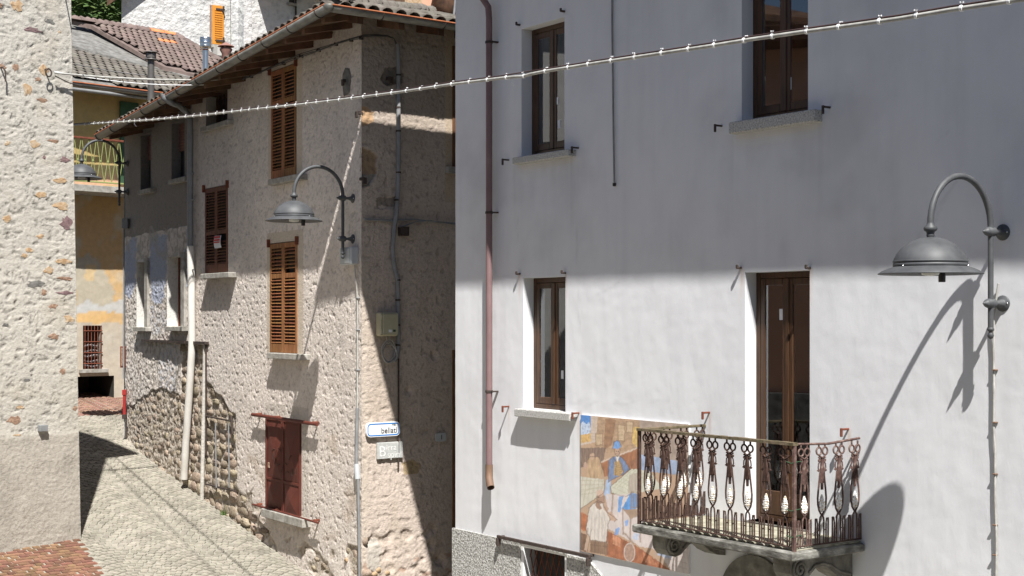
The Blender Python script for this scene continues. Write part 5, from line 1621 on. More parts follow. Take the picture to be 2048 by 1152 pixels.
# little grey box under the lamp
x0, _ = Ff.at(691, 512, .02); x1, _ = Ff.at(715, 512, .02); zb = Ff.z(703, 530); zt = Ff.z(703, 495)
lb = thing('lamp_box', 'small pale grey box under the bracket of the corner lamp', 'junction box', Ff.M @ Matrix.Translation((x0, -.02, zb)))
m = MB(); m.bbox(0, x1-x0, -.09, .02, 0, zt-zb, .012); part('housing', m, 'box_white', lb)
m = MB(); m.bbox(.05, x1-x0-.05, -.097, -.088, .02, zt-zb-.02, .006); part('cover', m, 'box_white', lb)
def F_path(pts, out=.03):
    return [(Ff.at(p[0], p[1], p[2] if len(p) > 2 else out)[0], -(p[2] if len(p) > 2 else out), Ff.at(p[0], p[1], p[2] if len(p) > 2 else out)[1]) for p in pts]
def G_path(pts, out=.03):
    return [FG @ Vector((Gf.at(p[0], p[1], out)[0], -out, Gf.at(p[0], p[1], out)[1])) for p in pts]
m = MB(); m.tube(F_path([(709, 530), (714, 580), (715, 620), (715, 700), (714.5, 820)]), .011, 6)
wc_ = part('wall_cable', m, 'cable_white', None, Ff.M.copy()); describe(wc_, 'thin white cable from the small lamp box down the house corner', 'cable')
for py in (596, 660, 740):
    x, z = Ff.at(715, py, .03); q = MB(); q.bbox(x-.03, x+.02, -.045, 0, z-.008, z+.008); part('cable_clip', q, 'cable_grey', wc_)
m = MB(); m.tube(F_path([(714.5, 816), (713.5, 870), (713, 930)]), .024, 8)
cd = part('conduit', m, 'pipe_grey', None, Ff.M.copy()); describe(cd, 'grey steel conduit running down the corner house edge to the ground', 'conduit')
m = MB(); m.tube(F_path([(713, 928), (715, 958)]), .036, 8); part('coupling', m, 'box_white', cd)
m = MB(); m.tube(F_path([(716, 956), (718, 1040), (719, 1150), (719, 1240)]), .019, 8); part('lower_conduit', m, 'pipe_grey', cd)
# bundle under the eaves, round the corner and down
m = MB()
base_pts = [(470, 157), (500, 150), (535, 136), (565, 124), (600, 109), (635, 97), (670, 85), (700, 77), (720, 73)]
cb_ = MB()
for k in range(3):
    A = F_path([(p[0], p[1]+k*2.2+1.5*math.sin(i*1.3+k)) for i, p in enumerate(base_pts)], .04+.012*k)
    B = G_path([(728, 70+k*1.5), (750, 69+k*1.5), (775, 71+k), (788, 77), (795-k, 92)], .05)
    cb_.tube(A+B, .0065, 5)
eb = part('cable_bundle', cb_, 'cable_dark2', None, Ff.M.copy()); describe(eb, 'bundle of grey cables under the eaves turning the house corner', 'cable')
for i, p in enumerate(base_pts):
    x, z = Ff.at(p[0], p[1]+2, .05); q = MB(); q.bbox(x-.008, x+.008, -.066, .0, z-.028, z+.014); part('cable_clip', q, 'iron', eb)
cb_ = MB(); v = [(795, 88), (797, 130), (797, 210), (797, 300), (796, 380), (793, 425), (788, 458), (785, 500), (789, 535), (795, 560), (796.5, 620), (797, 690), (795, 712), (788, 722)]
cb_.tube(G_path(v, .05), .030, 8)
vb = part('cable_duct', cb_, 'cable_grey', None, Ff.M.copy()); describe(vb, 'thick dark cable duct running down the shaded lane wall', 'cable')
q = MB(); q.tube(G_path([(p[0]+2.5, p[1]) for p in v[:-2]], .075), .009, 5); part('thin_cable', q, 'cable_grey', vb)
q = MB(); q.tube(G_path([(797, 700), (797, 800), (797, 935)], .03), .013, 6); part('thin_cable', q, 'iron', vb)
for py in (150, 215, 262, 345, 400, 560, 600, 650, 690):
    P = G_path([(797 if py < 400 else (793 if py < 440 else 796), py)], .05)[0]; q = MB(); q.lathe([(.034, -.012), (.036, 0), (.034, .012)], 10, Matrix.Translation(P)); part('cable_tie', q, 'iron', vb)
q = MB(); q.tube(G_path([(728, 439), (760, 440), (788, 442)], .035), .017, 6)
hz = part('side_cable', q, 'cable_grey', None, Ff.M.copy()); describe(hz, 'grey cable running level across the shaded lane wall below a brown patch', 'cable')
q = MB(); q.tube(G_path([(790, 440), (830, 439), (870, 444), (911, 447)], .04), .013, 6); q.tube(G_path([(800, 455), (830, 444), (860, 441), (911, 449)], .055), .009, 6); part('thin_cable', q, 'cable_grey', hz)
x0, z0 = Gf.at(798, 458, .03); q = MB(); q.bbox(x0, x0+.12, -.10, 0, z0-.09, z0+.03); jb = part('junction_box', q, 'iron', None, Gf.M.copy()); describe(jb, 'small dark junction box where the cables cross on the lane wall', 'junction box')
# wall anchors (old iron pins in crumbled plaster)
for (px, py, f_) in ((693, 162, 'F'), (776, 157, 'G'), (721, 226, 'F'), (723, 358, 'G')):
    fc = Ff if f_ == 'F' else Gf; x, z = fc.at(px, py)
    m = MB(); m.bbox(x-.02, x+.02, -.06, .03, z-.02, z+.02); m.bbox(x-.015, x+.04, -.075, -.05, z-.07, z+.015)
    part('wall_anchor', m, 'iron', OH, None if f_ == 'F' else FG)
pp = irregular(*Ff.at(693, 165), .13, .20, 14, .18, 5); m = blob(pp, .0, -.016, .85); part('plaster_patch', m, 'patch_dark' if False else 'mortar', OH)
pp = irregular(*Ff.at(600, 735), .05, .2, 10, .2, 6)

# ================================================================== LEFT HOUSE
LH = thing('stone_house', 'rough cream rendered stone house at the left edge, stones showing through', 'house', Lf.M.copy())
pz = Lf.z(80, 870)
skew = lambda z: -.020*(z-1.2)
stones = [  # px, py, half width px, half height px, kind
    (18, 13, 8, 6, 'b'), (55, 15, 13, 13, 'o'), (84, 63, 17, 6, 'p'), (138, 67, 4, 3, 'o'), (21, 135, 10, 5, 'b'), (49, 138, 7, 8, 'b'), (105, 143, 10, 11, 'o'), (93, 161, 8, 5, 'b'), (72, 180, 13, 13, 'o'), (102, 202, 12, 5, 'b'), (4, 177, 8, 5, 'p'), (31, 288, 6, 5, 'o'), (84, 290, 13, 8, 'o'), (121, 283, 12, 4, 'b'), (103, 316, 4, 4, 'p'), (143, 321, 10, 6, 'p'), (135, 362, 15, 6, 'o'),
    (95, 390, 10, 7, 'o'), (136, 412, 16, 9, 'o'), (25, 438, 10, 8, 'o'), (144, 447, 12, 14, 'p'), (92, 473, 8, 5, 'o'), (69, 500, 7, 6, 'o'), (59, 511, 6, 5, 'o'), (138, 523, 16, 5, 'o'), (107, 541, 10, 7, 'o'), (141, 557, 15, 4, 'b'), (81, 568, 18, 8, 'x'), (97, 584, 8, 6, 'b'), (140, 586, 17, 4, 'p'), (147, 638, 12, 8, 'o'), (116, 673, 14, 6, 'b'), (46, 815, 8, 4, 'o'), (33, 840, 13, 9, 'b'), (131, 742, 6, 7, 'b'), (155, 817, 5, 5, 'b'), (115, 613, 9, 5, 'b'), (38, 870, 8, 2, 'o'), (60, 760, 7, 4, 'x'), (20, 650, 9, 4, 'x'), (118, 46, 10, 6, 'x')]
s_px = Lf.x(81)-Lf.x(80); s_pz = Lf.z(80, 600)-Lf.z(80, 601)
def l_disp(X, Z):
    s_ = strokes(X, Z, 5.5, 21, 511, (.05, .5, -.35, 1.1)); d = .0052*s_-.010*np.exp(-(s_/.05)**2)*sstep(-.15, .3, perlin(X*3.5, Z*4.5, 209))-.010*sstep(.34, .5, perlin(X*9, Z*14, 207))+.003*perlin(X*20, Z*24, 5)+.003*perlin(X*36, Z*36, 6)+.010*fbm(X*.8, Z*.8, 2, 8)
    lowm = sstep(pz+.10, pz-.06, Z+.05*perlin(X*2.5, Z*0, 3)+.03*perlin(X*9, Z*9, 4))
    d2 = .008+.004*perlin(X*17, Z*17, 15)+.005*perlin(X*34, Z*34, 16)+.015*fbm(X*2, Z*2, 2, 18)
    d = d*(1-lowm)+d2*lowm
    for (px, py, a, b, k) in stones:
        x, z = Lf.at(px, py); r = np.hypot((X-x)/(a*s_px), (Z-z)/(b*s_pz)); m = sstep(1.35, .95, r); d = d*(1-m)-.004*m
    return d
def l_col(X, Z):
    c = np.empty(X.shape+(3,)); c[:] = (.46, .43, .38)
    s_ = strokes(X, Z, 5.5, 21, 511, (.05, .5, -.35, 1.1)); pit = np.maximum(np.exp(-(s_/.06)**2)*sstep(-.15, .3, perlin(X*3.5, Z*4.5, 209)), .8*sstep(.34, .5, perlin(X*9, Z*14, 207)))*sstep(pz-.05, pz+.1, Z)
    c *= (1-.42*pit)[..., None]
    c *= (1+.10*fbm(X*.8, Z*.7, 4, 221)+.10*fbm(X*5, Z*5, 3, 222))[..., None]
    c = mixc(c, (.40, .36, .30), .6*sstep(.1, .5, fbm(X*1.2, Z*1.6, 4, 225)))
    lowm = sstep(pz+.03, pz-.03, Z+.03*perlin(X*2.5, Z*0, 3))
    c = mixc(c, (.345, .312, .268), .8*lowm)
    c = mixc(c, (.27, .245, .21), .55*lowm*sstep(0, .4, fbm(X*1.2+3, Z*1.2, 3, 228)))
    PX, PY = wall_px(Lf, X, Z)
    g_ = inside([(124, 745), (165, 735), (165, 865), (126, 868)], PX+6*perlin(X*4, Z*4, 1), PY)
    c = mixc(c, (.40, .37, .32), .7*g_)
    c = mixc(c, (.40, .38, .34), .6*inside([(110, 125), (160, 120), (160, 172), (108, 170)], PX+5*perlin(X*5, Z*5, 2), PY))
    return np.clip(c, .02, .66)
wall_grid('wall', 'rough_render', LH, -2.9, 0, .0, 9.8, .017, [], l_disp, l_col, None, skew)
b_ = MB(); ZT = 10.0
b_.add([(-9, 0, -.3), (-2.9, 0, -.3), (-2.9, 0, ZT), (-9, 0, ZT)], [(0, 1, 2, 3)])
b_.add([(.03, .0, -.3), (-.1, 5.5, -.3), (-.3, 5.5, ZT), (-.17, .0, ZT)], [(0, 1, 2, 3)])
b_.add([(-.1, 5.5, -.3), (-9, 5.5, -.3), (-9, 5.5, ZT), (-.3, 5.5, ZT)], [(0, 1, 2, 3)])
b_.add([(-9, 0, -.3), (-9, 0, ZT), (-9, 5.5, ZT), (-9, 5.5, -.3)], [(0, 1, 2, 3)])
part('side_wall', b_, 'plain_wall', LH)
part('roof', hip_roof(-9.5, .16, -.44, 6.0, CZ+5.48, .4), 'eave_wood', LH)
for i, (px, py, a, b, k) in enumerate(stones):
    x, z = Lf.at(px, py); s = Lf.x(px+1)-Lf.x(px)
    pz_ = CZ/CZ*(Lf.z(px, py)-Lf.z(px, py+1))
    m = blob(irregular(x+skew(z), z, a*s*.92, b*pz_*.92, 13, .42, i), .008, .0015-random.uniform(0, .003), .95)
    part('stone', m, {'b': 'stone_brown', 'o': 'stone_orange', 'p': 'stone_purple', 'x': 'patch_brown'}[k] if k != 'x' else 'mortar', LH)
# ring bolt, iron hook, small grey box
x, z = Lf.at(107, 148)
rb = thing('ring_bolt', 'iron ring bolt in the left house wall holding the white cables', 'ring bolt', Lf.M @ Matrix.Translation((x+skew(z), -.02, z)))
m = MB(); m.tube([(.045*math.cos(a), -.08, -.01+.055*math.sin(a)) for a in np.linspace(0, 2*PI, 15)[:-1]], .011, 6, True); part('ring', m, 'iron', rb)
m = MB(); m.tube([(0, .05, .045), (0, -.09, .045)], .012, 6); part('bolt', m, 'iron', rb)
x, z = Lf.at(4, 150)
m = MB(); m.tube([(x-.02, .03, z+.10), (x-.02, -.06, z+.10), (x+.01, -.08, z+.04), (x+.01, -.08, z-.10)], .012, 6); hk = part('wall_hook', m, 'iron', None, Lf.M.copy()); describe(hk, 'dark iron hook at the far left edge of the rough wall', 'hook')
x, z = Lf.at(83, 856)
m = MB(); m.bbox(x-.06, x+.06, -.08, .03, z-.045, z+.045); gb = part('wall_box', m, 'pipe_grey', None, Lf.M.copy()); describe(gb, 'tiny grey box stuck on the left wall just above the plinth', 'junction box')

# ================================================================== YELLOW HOUSE AT THE END
YH = thing('yellow_house', 'ochre yellow house closing the street, with a green balcony railing and tiled roof', 'house', Yf.M.copy())
ye_out = .95
yz_e = Yf.z(165, 168, ye_out)
gw_ = Yf.x(166), Yf.x(204), Yf.z(185, 738), Yf.z(185, 651)
vault = Yf.x(140), Yf.x(228), .3, Yf.z(200, 752)
gsh = Yf.x(238.5), Yf.x(275), Yf.z(250, 255), Yf.z(250, 204)
def y_col(X, Z):
    c = np.empty(X.shape+(3,)); PX, PY = wall_px(Yf, X, Z)
    c[:] = (.44, .315, .135)
    c *= (1+.10*fbm(X*.8, Z*.7, 4, 321)+.07*fbm(X*4, Z*4, 3, 322))[..., None]
    n = 14*fbm(X*2.2, Z*2.2, 4, 325); n2 = 14*fbm(X*2.2+30, Z*2.2, 4, 326)
    c = mixc(c, (.66, .50, .25), .9*(PY > 330)*(PY < 356)); c = mixc(c, (.62, .36, .25), .7*((PY+n*.2 > 350) & (PY < 372)))  # first band: sunlit strip below the eave shade, painted into the colour
    low = sstep(378, 384, PY)
    c = mixc(c, (.52, .345, .17), low)
    c = mixc(c, (.50, .43, .32), low*sstep(.0, .35, fbm(X*1.5, Z*1.2, 4, 328)))
    c = mixc(c, (.42, .375, .295), .95*inside([(150, 520), (178, 505), (200, 525), (215, 560), (232, 590), (225, 625), (190, 640), (150, 640)], PX+n, PY+n2))
    c = mixc(c, (.58, .42, .22), .8*inside([(170, 530), (195, 535), (190, 560), (170, 555)], PX+n*.7, PY+n2*.7))
    c = mixc(c, (.46, .46, .45), .9*inside([(150, 612), (175, 602), (205, 612), (250, 600), (250, 625), (150, 632)], PX, PY+n*.5))
    c = mixc(c, (.60, .38, .16), .9*inside([(150, 628), (200, 620), (226, 630), (205, 645), (150, 645)], PX, PY+n*.3))
    c = mixc(c, (.44, .40, .34), .85*(PY+n*.4 > 646))
    return np.clip(c, .02, .7)
def y_disp(X, Z):
    return .006*perlin(X*12, Z*12, 3)+.012*fbm(X*2, Z*2, 3, 328)
wall_grid('wall', 'yellow_render', YH, -3, 6.5, 1.0, yz_e+.3, .05, [(*gw_, .25, (.3, .27, .23)), (*vault, 1.2, (.035, .03, .025))], y_disp, y_col)  # vault reveals near black: the shade inside is put into their colour
b_ = MB(); b_.add([(6.5, 0, 0), (6.5, 6, 0), (6.5, 6, yz_e+.3), (6.5, 0, yz_e+.3)], [(0, 1, 2, 3)]); b_.add([(-3, 0, 0), (-3, 0, yz_e+.3), (-3, 6, yz_e+.3), (-3, 6, 0)], [(0, 1, 2, 3)]); part('side_wall', b_, 'plain_wall', YH)
m = MB(); m.box(gw_[0], gw_[1], .24, .26, gw_[2], gw_[3]); yw = part('grille_window', m, 'room_dark', YH)
for i in range(6):
    x = gw_[0]+(gw_[1]-gw_[0])*(i+.5)/6; m = MB(); m.tube([(x, -.02, gw_[2]), (x, -.02, gw_[3])], .011, 5); part('grille_bar', m, 'rust', yw)
for i in range(4):
    z = gw_[2]+(gw_[3]-gw_[2])*(i+.5)/4; m = MB(); m.tube([(gw_[0], -.03, z), (gw_[1], -.03, z)], .011, 5); part('grille_bar', m, 'rust', yw)
for i in range(5):
    m = MB(); z = gw_[2]+.06+i*.11; m.tube([(gw_[0]+.05+j*.08, .2+.012*math.sin(j), z+.02*math.sin(j*1.4+i)) for j in range(7)], .022, 5); part('grey_sheet', m, 'cable_grey', yw)
m = MB(); m.bbox(gw_[0]-.1, gw_[1]+.12, -.07, .2, gw_[2]-.08, gw_[2]); part('sill', m, 'old_stone', YH)
m = MB(); m.box(vault[0], vault[1], 1.15, 1.2, vault[2], vault[3]); part('vault_back', m, 'vault_dark', YH)
m = MB(); m.bbox(gsh[0], gsh[1], -.06, -.01, gsh[2], gsh[3]); part('green_shutter', m, 'green_wood', YH)
m = MB(); m.bbox(Yf.x(239), Yf.x(275), -.06, -.01, Yf.z(250, 368), Yf.z(250, 270)); part('green_door', m, 'green_wood', YH)
# balcony
bo = .85; bx0, bx1 = -1.5, 2.6
zs = Yf.z(205, 372, bo); zr = Yf.z(205, 279, bo)
m = MB(); m.bbox(bx0, bx1, -bo-.05, 0, zs-.14, zs); yb = part('balcony', m, 'old_stone', YH)
m = MB(); m.bbox(bx0, bx1, -bo-.03, -bo+.03, zr-.02, zr+.02); part('handrail', m, 'rust', yb)
m = MB(); m.bbox(bx0, bx1, -bo-.02, -bo+.02, zs+.06, zs+.09); part('bottom_rail', m, 'green_metal', yb)
dmesh = MB(); hz_ = zr-zs-.1; w_ = .085
dmesh.tube([(-w_, 0, 0), (-.012, 0, hz_*.5), (-w_*.9, 0, hz_)], .0085, 5); dmesh.tube([(w_, 0, 0), (.012, 0, hz_*.5), (w_*.9, 0, hz_)], .0085, 5); dmesh.bbox(-.022, .022, -.014, .014, hz_*.5-.02, hz_*.5+.02)
dm = dmesh.mesh('baluster', MT['green_metal'])
for i in range(24):
    link('baluster', dm, yb, Matrix.Translation((bx0+.1+i*.172, -bo, zs+.08)))
# roof above the ochre wall: gutter, near slope of grey tiles, mortar wedge, far slope of brown tiles
A = Vector((-3.2, -ye_out, yz_e)); B = Vector((6.5, -ye_out, yz_e))
part('gutter', gutter(A, B, Vector((0, -1, 0)), .085), 'gutter', YH)
m = MB(); m.tube([A+Vector((0, -.08, .01)), B+Vector((0, -.08, .01))], .018, 5); part('drip_edge', m, 'copper', YH)
m = MB(); m.tube([Vector((-3, -ye_out+.2, Yf.z(165, 180, .75))), Vector((2.6, -ye_out+.2, Yf.z(300, 197, .75)))], .04, 6); part('eave_pole', m, 'pipe_grey', YH)
def plane_hit(M_, px, py, s):
    """point of a slope rising from local y=-ye_out (height yz_e) at s metres per metre"""
    r = Yf.Mi.to_3x3() @ ray(px, py); o = Yf.Mi @ Vector((0, 0, CZ))
    t = (yz_e+s*(o.y+ye_out)-o.z)/(r.z-s*r.y)
    return o+r*t
s1 = .42
def slope_poly(name, polypx, s, mat, drop=0, th=.06):
    P = [plane_hit(None, *p, s)+Vector((0, 0, drop)) for p in polypx]
    m = MB(); n = len(P)
    m.add(P+[p-Vector((0, 0, th)) for p in P], [tuple(range(n)), tuple(range(2*n-1, n-1, -1))]+[(i, i+n, (i+1) % n+n, (i+1) % n) for i in range(n)])
    return part(name, m, mat, YH)
def pan_tile(w, L_):
    m = MB(); vs = []; prof = [(-.5, 0), (-.28, .035), (-.06, .05), (.12, .025), (.3, 0), (.5, .004)]
    for t, dz in ((0, .03), (L_, 0)):
        for (x, z) in prof:
            vs.append((x*w, t, z*1.1+dz))
        for (x, z) in prof:
            vs.append((x*w, t, z*1.1+dz-.02))
    n = len(prof); fs = []
    for k in range(n-1):
        fs += [(k, k+1, 2*n+k+1, 2*n+k), (k, n+k, n+k+1, k+1)]
    return m.add(vs, fs, True)
def tile_slope(polypx, s, w, L_, mesh, root, limit=290, offs=0, special=None, lift=.02):
    P = [plane_hit(None, *p, s) for p in polypx]
    xs = [p.x for p in P]; ys = [p.y for p in P]
    sl = math.sqrt(1+s*s); n = 0
    y = min(ys)-.1; r_ = 0
    while y < max(ys):
        x = min(xs)-w+(r_ % 2)*w*.5
        while x < max(xs)+w:
            z = yz_e+s*(y+ye_out)+lift
            px, py = project(Yf.M @ Vector((x, y+L_*.4, z)))
            if inside(polypx, np.array([px]), np.array([py]))[0] and px > 138 and n < limit:
                n += 1
                M = Matrix.Translation((x, y, z)) @ Matrix.Rotation(math.atan(s)+random.uniform(-.02, .02), 4, 'X') @ Matrix.Rotation(random.uniform(-.02, .02), 4, 'Z')
                me = mesh
                if special and inside(special[0], np.array([px]), np.array([py]))[0]:
                    me = special[1]
                link('roof_tile', me, root, M)
            x += w
        y += L_*.86/sl; r_ += 1
    return n
nearP = [(130, 158), (345, 190), (430, 150), (330, 137), (150, 91), (130, 86)]
slope_poly('near_slope', nearP, s1, 'mortar', -.0)
tg = pan_tile(.19, .31).mesh('roof_tile', MT['tile_grey'])
print('tiles A', tile_slope(nearP, s1, .19, .30, tg, YH, 285))
wedge = [(130, 44), (182, 50), (322, 131), (330, 139), (300, 134), (150, 93), (130, 88)]
s2 = .50
slope_poly('mortar_wedge', wedge, .47, 'mortar', 0)
FR = thing('brown_roof', 'long brown tiled roof behind the yellow house, one orange row of new tiles', 'roof', Yf.M.copy())
farP = [(140, 40), (190, 45), (262, 57), (332, 70), (355, 74), (400, 105), (446, 132), (470, 150), (430, 160), (325, 132), (182, 50)]
YHs = YH; YH_keep = YH
s3 = .52
def far_slope():
    P = [plane_hit(None, *p, s3) for p in farP]
    m = MB(); n = len(P)
    m.add(P+[p-Vector((0, 0, .1)) for p in P], [tuple(range(n)), tuple(range(2*n-1, n-1, -1))]+[(i, i+n, (i+1) % n+n, (i+1) % n) for i in range(n)])
    return part('roof_deck', m, 'tile_brown', FR)
far_slope()
tb = pan_tile(.163, .28).mesh('roof_tile', MT['tile_brown']); to = tb.copy(); to.materials.clear(); to.materials.append(MT['tile_orange'])
print('tiles B', tile_slope(farP, s3, .165, .27, tb, FR, 298, special=([(316, 84), (352, 90), (350, 97), (318, 92)], to)))
# ridge and verge tiles
P0 = plane_hit(None, 130, 39, s3); P1 = plane_hit(None, 352, 74, s3); P2 = plane_hit(None, 446, 128, s3)
cap = coppo(.42, .12).mesh('ridge_tile', MT['tile_brown']); cap2 = cap.copy(); cap2.materials.clear(); cap2.materials.append(MT['tile_orange'])
for (A_, B_, name_) in ((P0, P1, 0), (P1, P2, 1)):
    d = B_-A_; n = int(d.length/.36); Y_ = d.normalized(); X_ = Y_.cross(Vector((0, 0, 1))).normalized(); N_ = X_.cross(Y_)
    for i in range(n):
        P = A_+d*(i/n)+Vector((0, 0, .03))
        M = Matrix(((X_.x, Y_.x, N_.x, P.x), (X_.y, Y_.y, N_.y, P.y), (X_.z, Y_.z, N_.z, P.z), (0, 0, 0, 1)))
        link('ridge_tile', cap2 if (name_ == 0 and i > n-3) else cap, FR, M)
# small saddle of grey tiles between the two roofs
sad = [(318, 140), (330, 132), (412, 133), (425, 150), (380, 160)]
slope_poly('saddle', sad, .45, 'mortar', .05)

# flues and chimneys
def flue(name, label, px, py_b, py_t, Y, r, mat, cap_kind):
    c = ray(px, py_b)*Y; c.z += CZ
    h = (py_b-py_t)/F_PX*Y
    t = thing(name, label, 'chimney', Matrix.Translation(c))
    if cap_kind == 'dark':
        m = MB(); m.lathe([(r, -.3), (r, h*.80)], 16); part('pipe', m, mat, t)
        m = MB(); m.lathe([(r*1.9, h*.80), (r*1.9, h*.82), (r*1.1, h*.83)], 18); part('collar', m, mat, t)
        m = MB(); m.lathe([(r*1.35, h*.84), (r*1.45, h*.90), (r*1.35, h*.93)], 18); part('cowl', m, mat, t)
        m = MB(); m.lathe([(r*2.0, h*.955), (r*2.0, h*.965), (.0, h)], 18); part('cap', m, mat, t)
        for k in range(4):
            m = MB(); a = k*PI/2+.4; m.box(r*1.3*math.cos(a)-.012, r*1.3*math.cos(a)+.012, r*1.3*math.sin(a)-.012, r*1.3*math.sin(a)+.012, h*.80, h*.96); part('cap_strut', m, mat, t)
    elif cap_kind == 'steel':
        m = MB(); m.lathe([(r, -.4), (r, h*.64)], 16); part('pipe', m, mat, t)
        m = MB(); m.lathe([(r*.8, h*.62), (r*1.9, h*.64), (r*1.95, h*.68), (r*1.95, h*.97), (r*1.85, h*1.0), (0, h)], 18); part('cowl', m, mat, t)
        for z in (.70, .82, .94):
            m = MB(); m.lathe([(r*1.97, h*z-.012), (r*2.05, h*z), (r*1.97, h*z+.012)], 18); part('band', m, mat, t)
        m = MB(); m.lathe([(r*1.05, h*.56), (r*1.12, h*.58), (r*1.05, h*.60)], 16); part('ring', m, 'copper', t)
    else:
        m = MB(); m.lathe([(r*1.0, -.5), (r*1.0, h*.35), (r*1.5, h*.55), (r*1.5, h*.62), (r*1.1, h*.66)], 14); part('pot', m, mat, t)
        m = MB(); m.lathe([(r*2.0, h*.74), (r*1.9, h*.77), (0, h)], 14); part('cap', m, mat, t)
        for k in range(4):
            m = MB(); a = k*PI/2; m.box(r*math.cos(a)-.02, r*math.cos(a)+.02, r*math.sin(a)-.02, r*math.sin(a)+.02, h*.6, h*.78); part('cap_strut', m, mat, t)
    return t
flue('dark_flue', 'dark round metal flue pipe with flat cap rising behind the long gutter', 302, 196, 101, 26.6, .063, 'flue_dark', 'dark')
flue('steel_flue', 'shiny stainless steel flue with drum cowl below the orange shutter', 411, 134, 75, 28.0, .055, 'steel', 'steel')
flue('clay_chimney', 'small terracotta chimney pot with a conical hood', 452, 120, 84, 28.5, .085, 'terracotta', 'clay')

# ================================================================== HOUSES BEHIND
Bf = Facade(243, 44, 5200)
BH = thing('tall_white_house', 'tall sunlit white house behind the roofs, with a bright orange shutter', 'house', Bf.M.copy())
bx1 = Bf.x(461); bt = Bf.z(243, -60)
m = MB(); m.add([(0, 0, 0), (bx1, 0, 0), (bx1, 0, bt+2), (0, 0, bt)], [(0, 1, 2, 3)]); m.add([(0, 0, 0), (0, 0, bt), (5.5, 8, bt), (5.5, 8, 0)], [(0, 1, 2, 3)]); m.add([(bx1, 0, 0), (bx1, 1.4, 0), (bx1, 1.4, bt+2), (bx1, 0, bt+2)], [(0, 1, 2, 3)])
part('wall', m, 'back_render', BH)
ro = .38; xl_ = Bf.x(214, ro); zl = Bf.z(214, 12, ro)
m = MB(); P = [(xl_, -ro, zl), (bx1+.6, -ro, zl+4.2), (bx1+.6, 3, zl+4.2), (xl_+1.6, 3, zl+1.1)]
m.add(P+[(a, b, c+.22) for a, b, c in P], [(3, 2, 1, 0), (4, 5, 6, 7), (0, 1, 5, 4), (1, 2, 6, 5), (2, 3, 7, 6), (3, 0, 4, 7)]); part('roof', m, 'eave_wood', BH)
a, b, c, d = Bf.x(423), Bf.x(446), Bf.z(435, 90), Bf.z(435, 12)
wv = thing('orange_shutter', 'bright orange wooden shutter standing open on the sunlit white house', 'shutter', Bf.M @ Matrix.Translation((a, 0, c)))
m = MB(); m.bbox(0, b-a, -.09, -.04, 0, d-c, .01); part('leaf', m, 'orange_wood', wv)
for i in range(14):
    m = MB(); z = .12+(d-c-.24)*i/14; m.bbox(.07, b-a-.07, -.115, -.088, z+.012, z+(d-c-.24)/14-.012); part('slat', m, 'orange_wood', wv)
for z in (.1, .9):
    m = MB(); m.bbox(.10, b-a+.02, -.13, -.115, (d-c)*z-.03, (d-c)*z+.03); m.bbox(b-a-.06, b-a+.0, -.13, -.115, (d-c)*z-.09, (d-c)*z+.12); part('strap_hinge', m, 'iron', wv)
m = MB(); m.bbox(a-.06, a-.01, -.05, .02, c, d); part('window_frame', m, 'stone_brown', BH)
m = MB(); m.bbox(Bf.x(421), Bf.x(450), -.16, .02, c-.12, c-.02); part('sill', m, 'old_stone', BH)
m = MB(); m.bbox(Bf.x(424), Bf.x(448), -.45, .02, Bf.z(435, 116), Bf.z(435, 97)); part('ledge_block', m, 'plain_wall', BH)

# the shaded house to its right, deep eaves added out of view to shade it
Cf = Facade(462, 44.6, 4200)
CH = thing('shaded_house', 'blue grey house shaded by deep eaves added out of view, above the hipped roof', 'house', Cf.M.copy())
cx1 = Cf.x(838)
m = MB(); m.add([(0, 0, 0), (cx1, 0, 0), (cx1, 0, 18), (0, 0, 18)], [(0, 1, 2, 3)]); m.add([(cx1, 0, 0), (cx1, 8, 0), (cx1, 8, 18), (cx1, 0, 18)], [(0, 1, 2, 3)])
part('wall', m, 'back_render', CH)
m = MB(); m.bbox(Cf.x(476), Cf.x(492), -.35, 0, 0, 18); part('pilaster', m, 'back_render', CH)
m = MB(); m.tube([(Cf.x(590), -.05, 4), (Cf.x(590), -.05, 17)], .03, 5); part('wall_pipe', m, 'iron', CH)
m = MB(); m.bbox(Cf.x(578), Cf.x(588), -.02, .02, Cf.z(583, 7), Cf.z(583, 7)+1); cw = part('small_window', m, 'room_dark', CH)
m = MB(); m.bbox(Cf.x(575), Cf.x(590), -.12, .02, Cf.z(583, 12), Cf.z(583, 7)); part('sill', m, 'old_stone', CH)
m = MB(); m.bbox(Cf.x(640), Cf.x(660), -.14, .02, Cf.z(650, 5), Cf.z(650, -3)); part('sill', m, 'old_stone', CH)
zc = Cf.z(600, -22)
m = MB(); m.bbox(.75, cx1+.6, -2.1, 6, zc, zc+.3); part('eaves', m, 'eave_wood', CH)
# sunlit tower and stone house further right
Df = Facade(672, 39, 4700)
TW = thing('pale_chimney_stack', 'pale sunlit rendered stack standing behind the hip tiles', 'chimney', Df.M.copy())
m = MB(); w_ = Df.x(711); m.bbox(0, w_, 0, .6, 2, Df.z(690, -60), .03); part('shaft', m, 'back_render', TW)
m = MB(); m.bbox(-.08, w_+.08, -.08, .68, Df.z(690, -60), Df.z(690, -60)+.12, .03); part('cap', m, 'old_stone', TW)
Ef = Facade(790, 41, 4700)
SH = thing('peach_house', 'sunlit peach rendered house with rough stone strip behind the tile ridge', 'house', Ef.M.copy())
m = MB(); m.add([(0, 0, 0), (4, 0, 0), (4, 0, 14), (0, 0, 14)], [(0, 1, 2, 3)]); m.add([(0, 0, 0), (0, 0, 14), (0, 5, 14), (0, 5, 0)], [(0, 1, 2, 3)]); part('wall', m, 'peach', SH)
m = MB(); m.bbox(Ef.x(795), Ef.x(840), -.08, 0, 5, 14); part('stone_strip', m, 'stone_orange', SH)
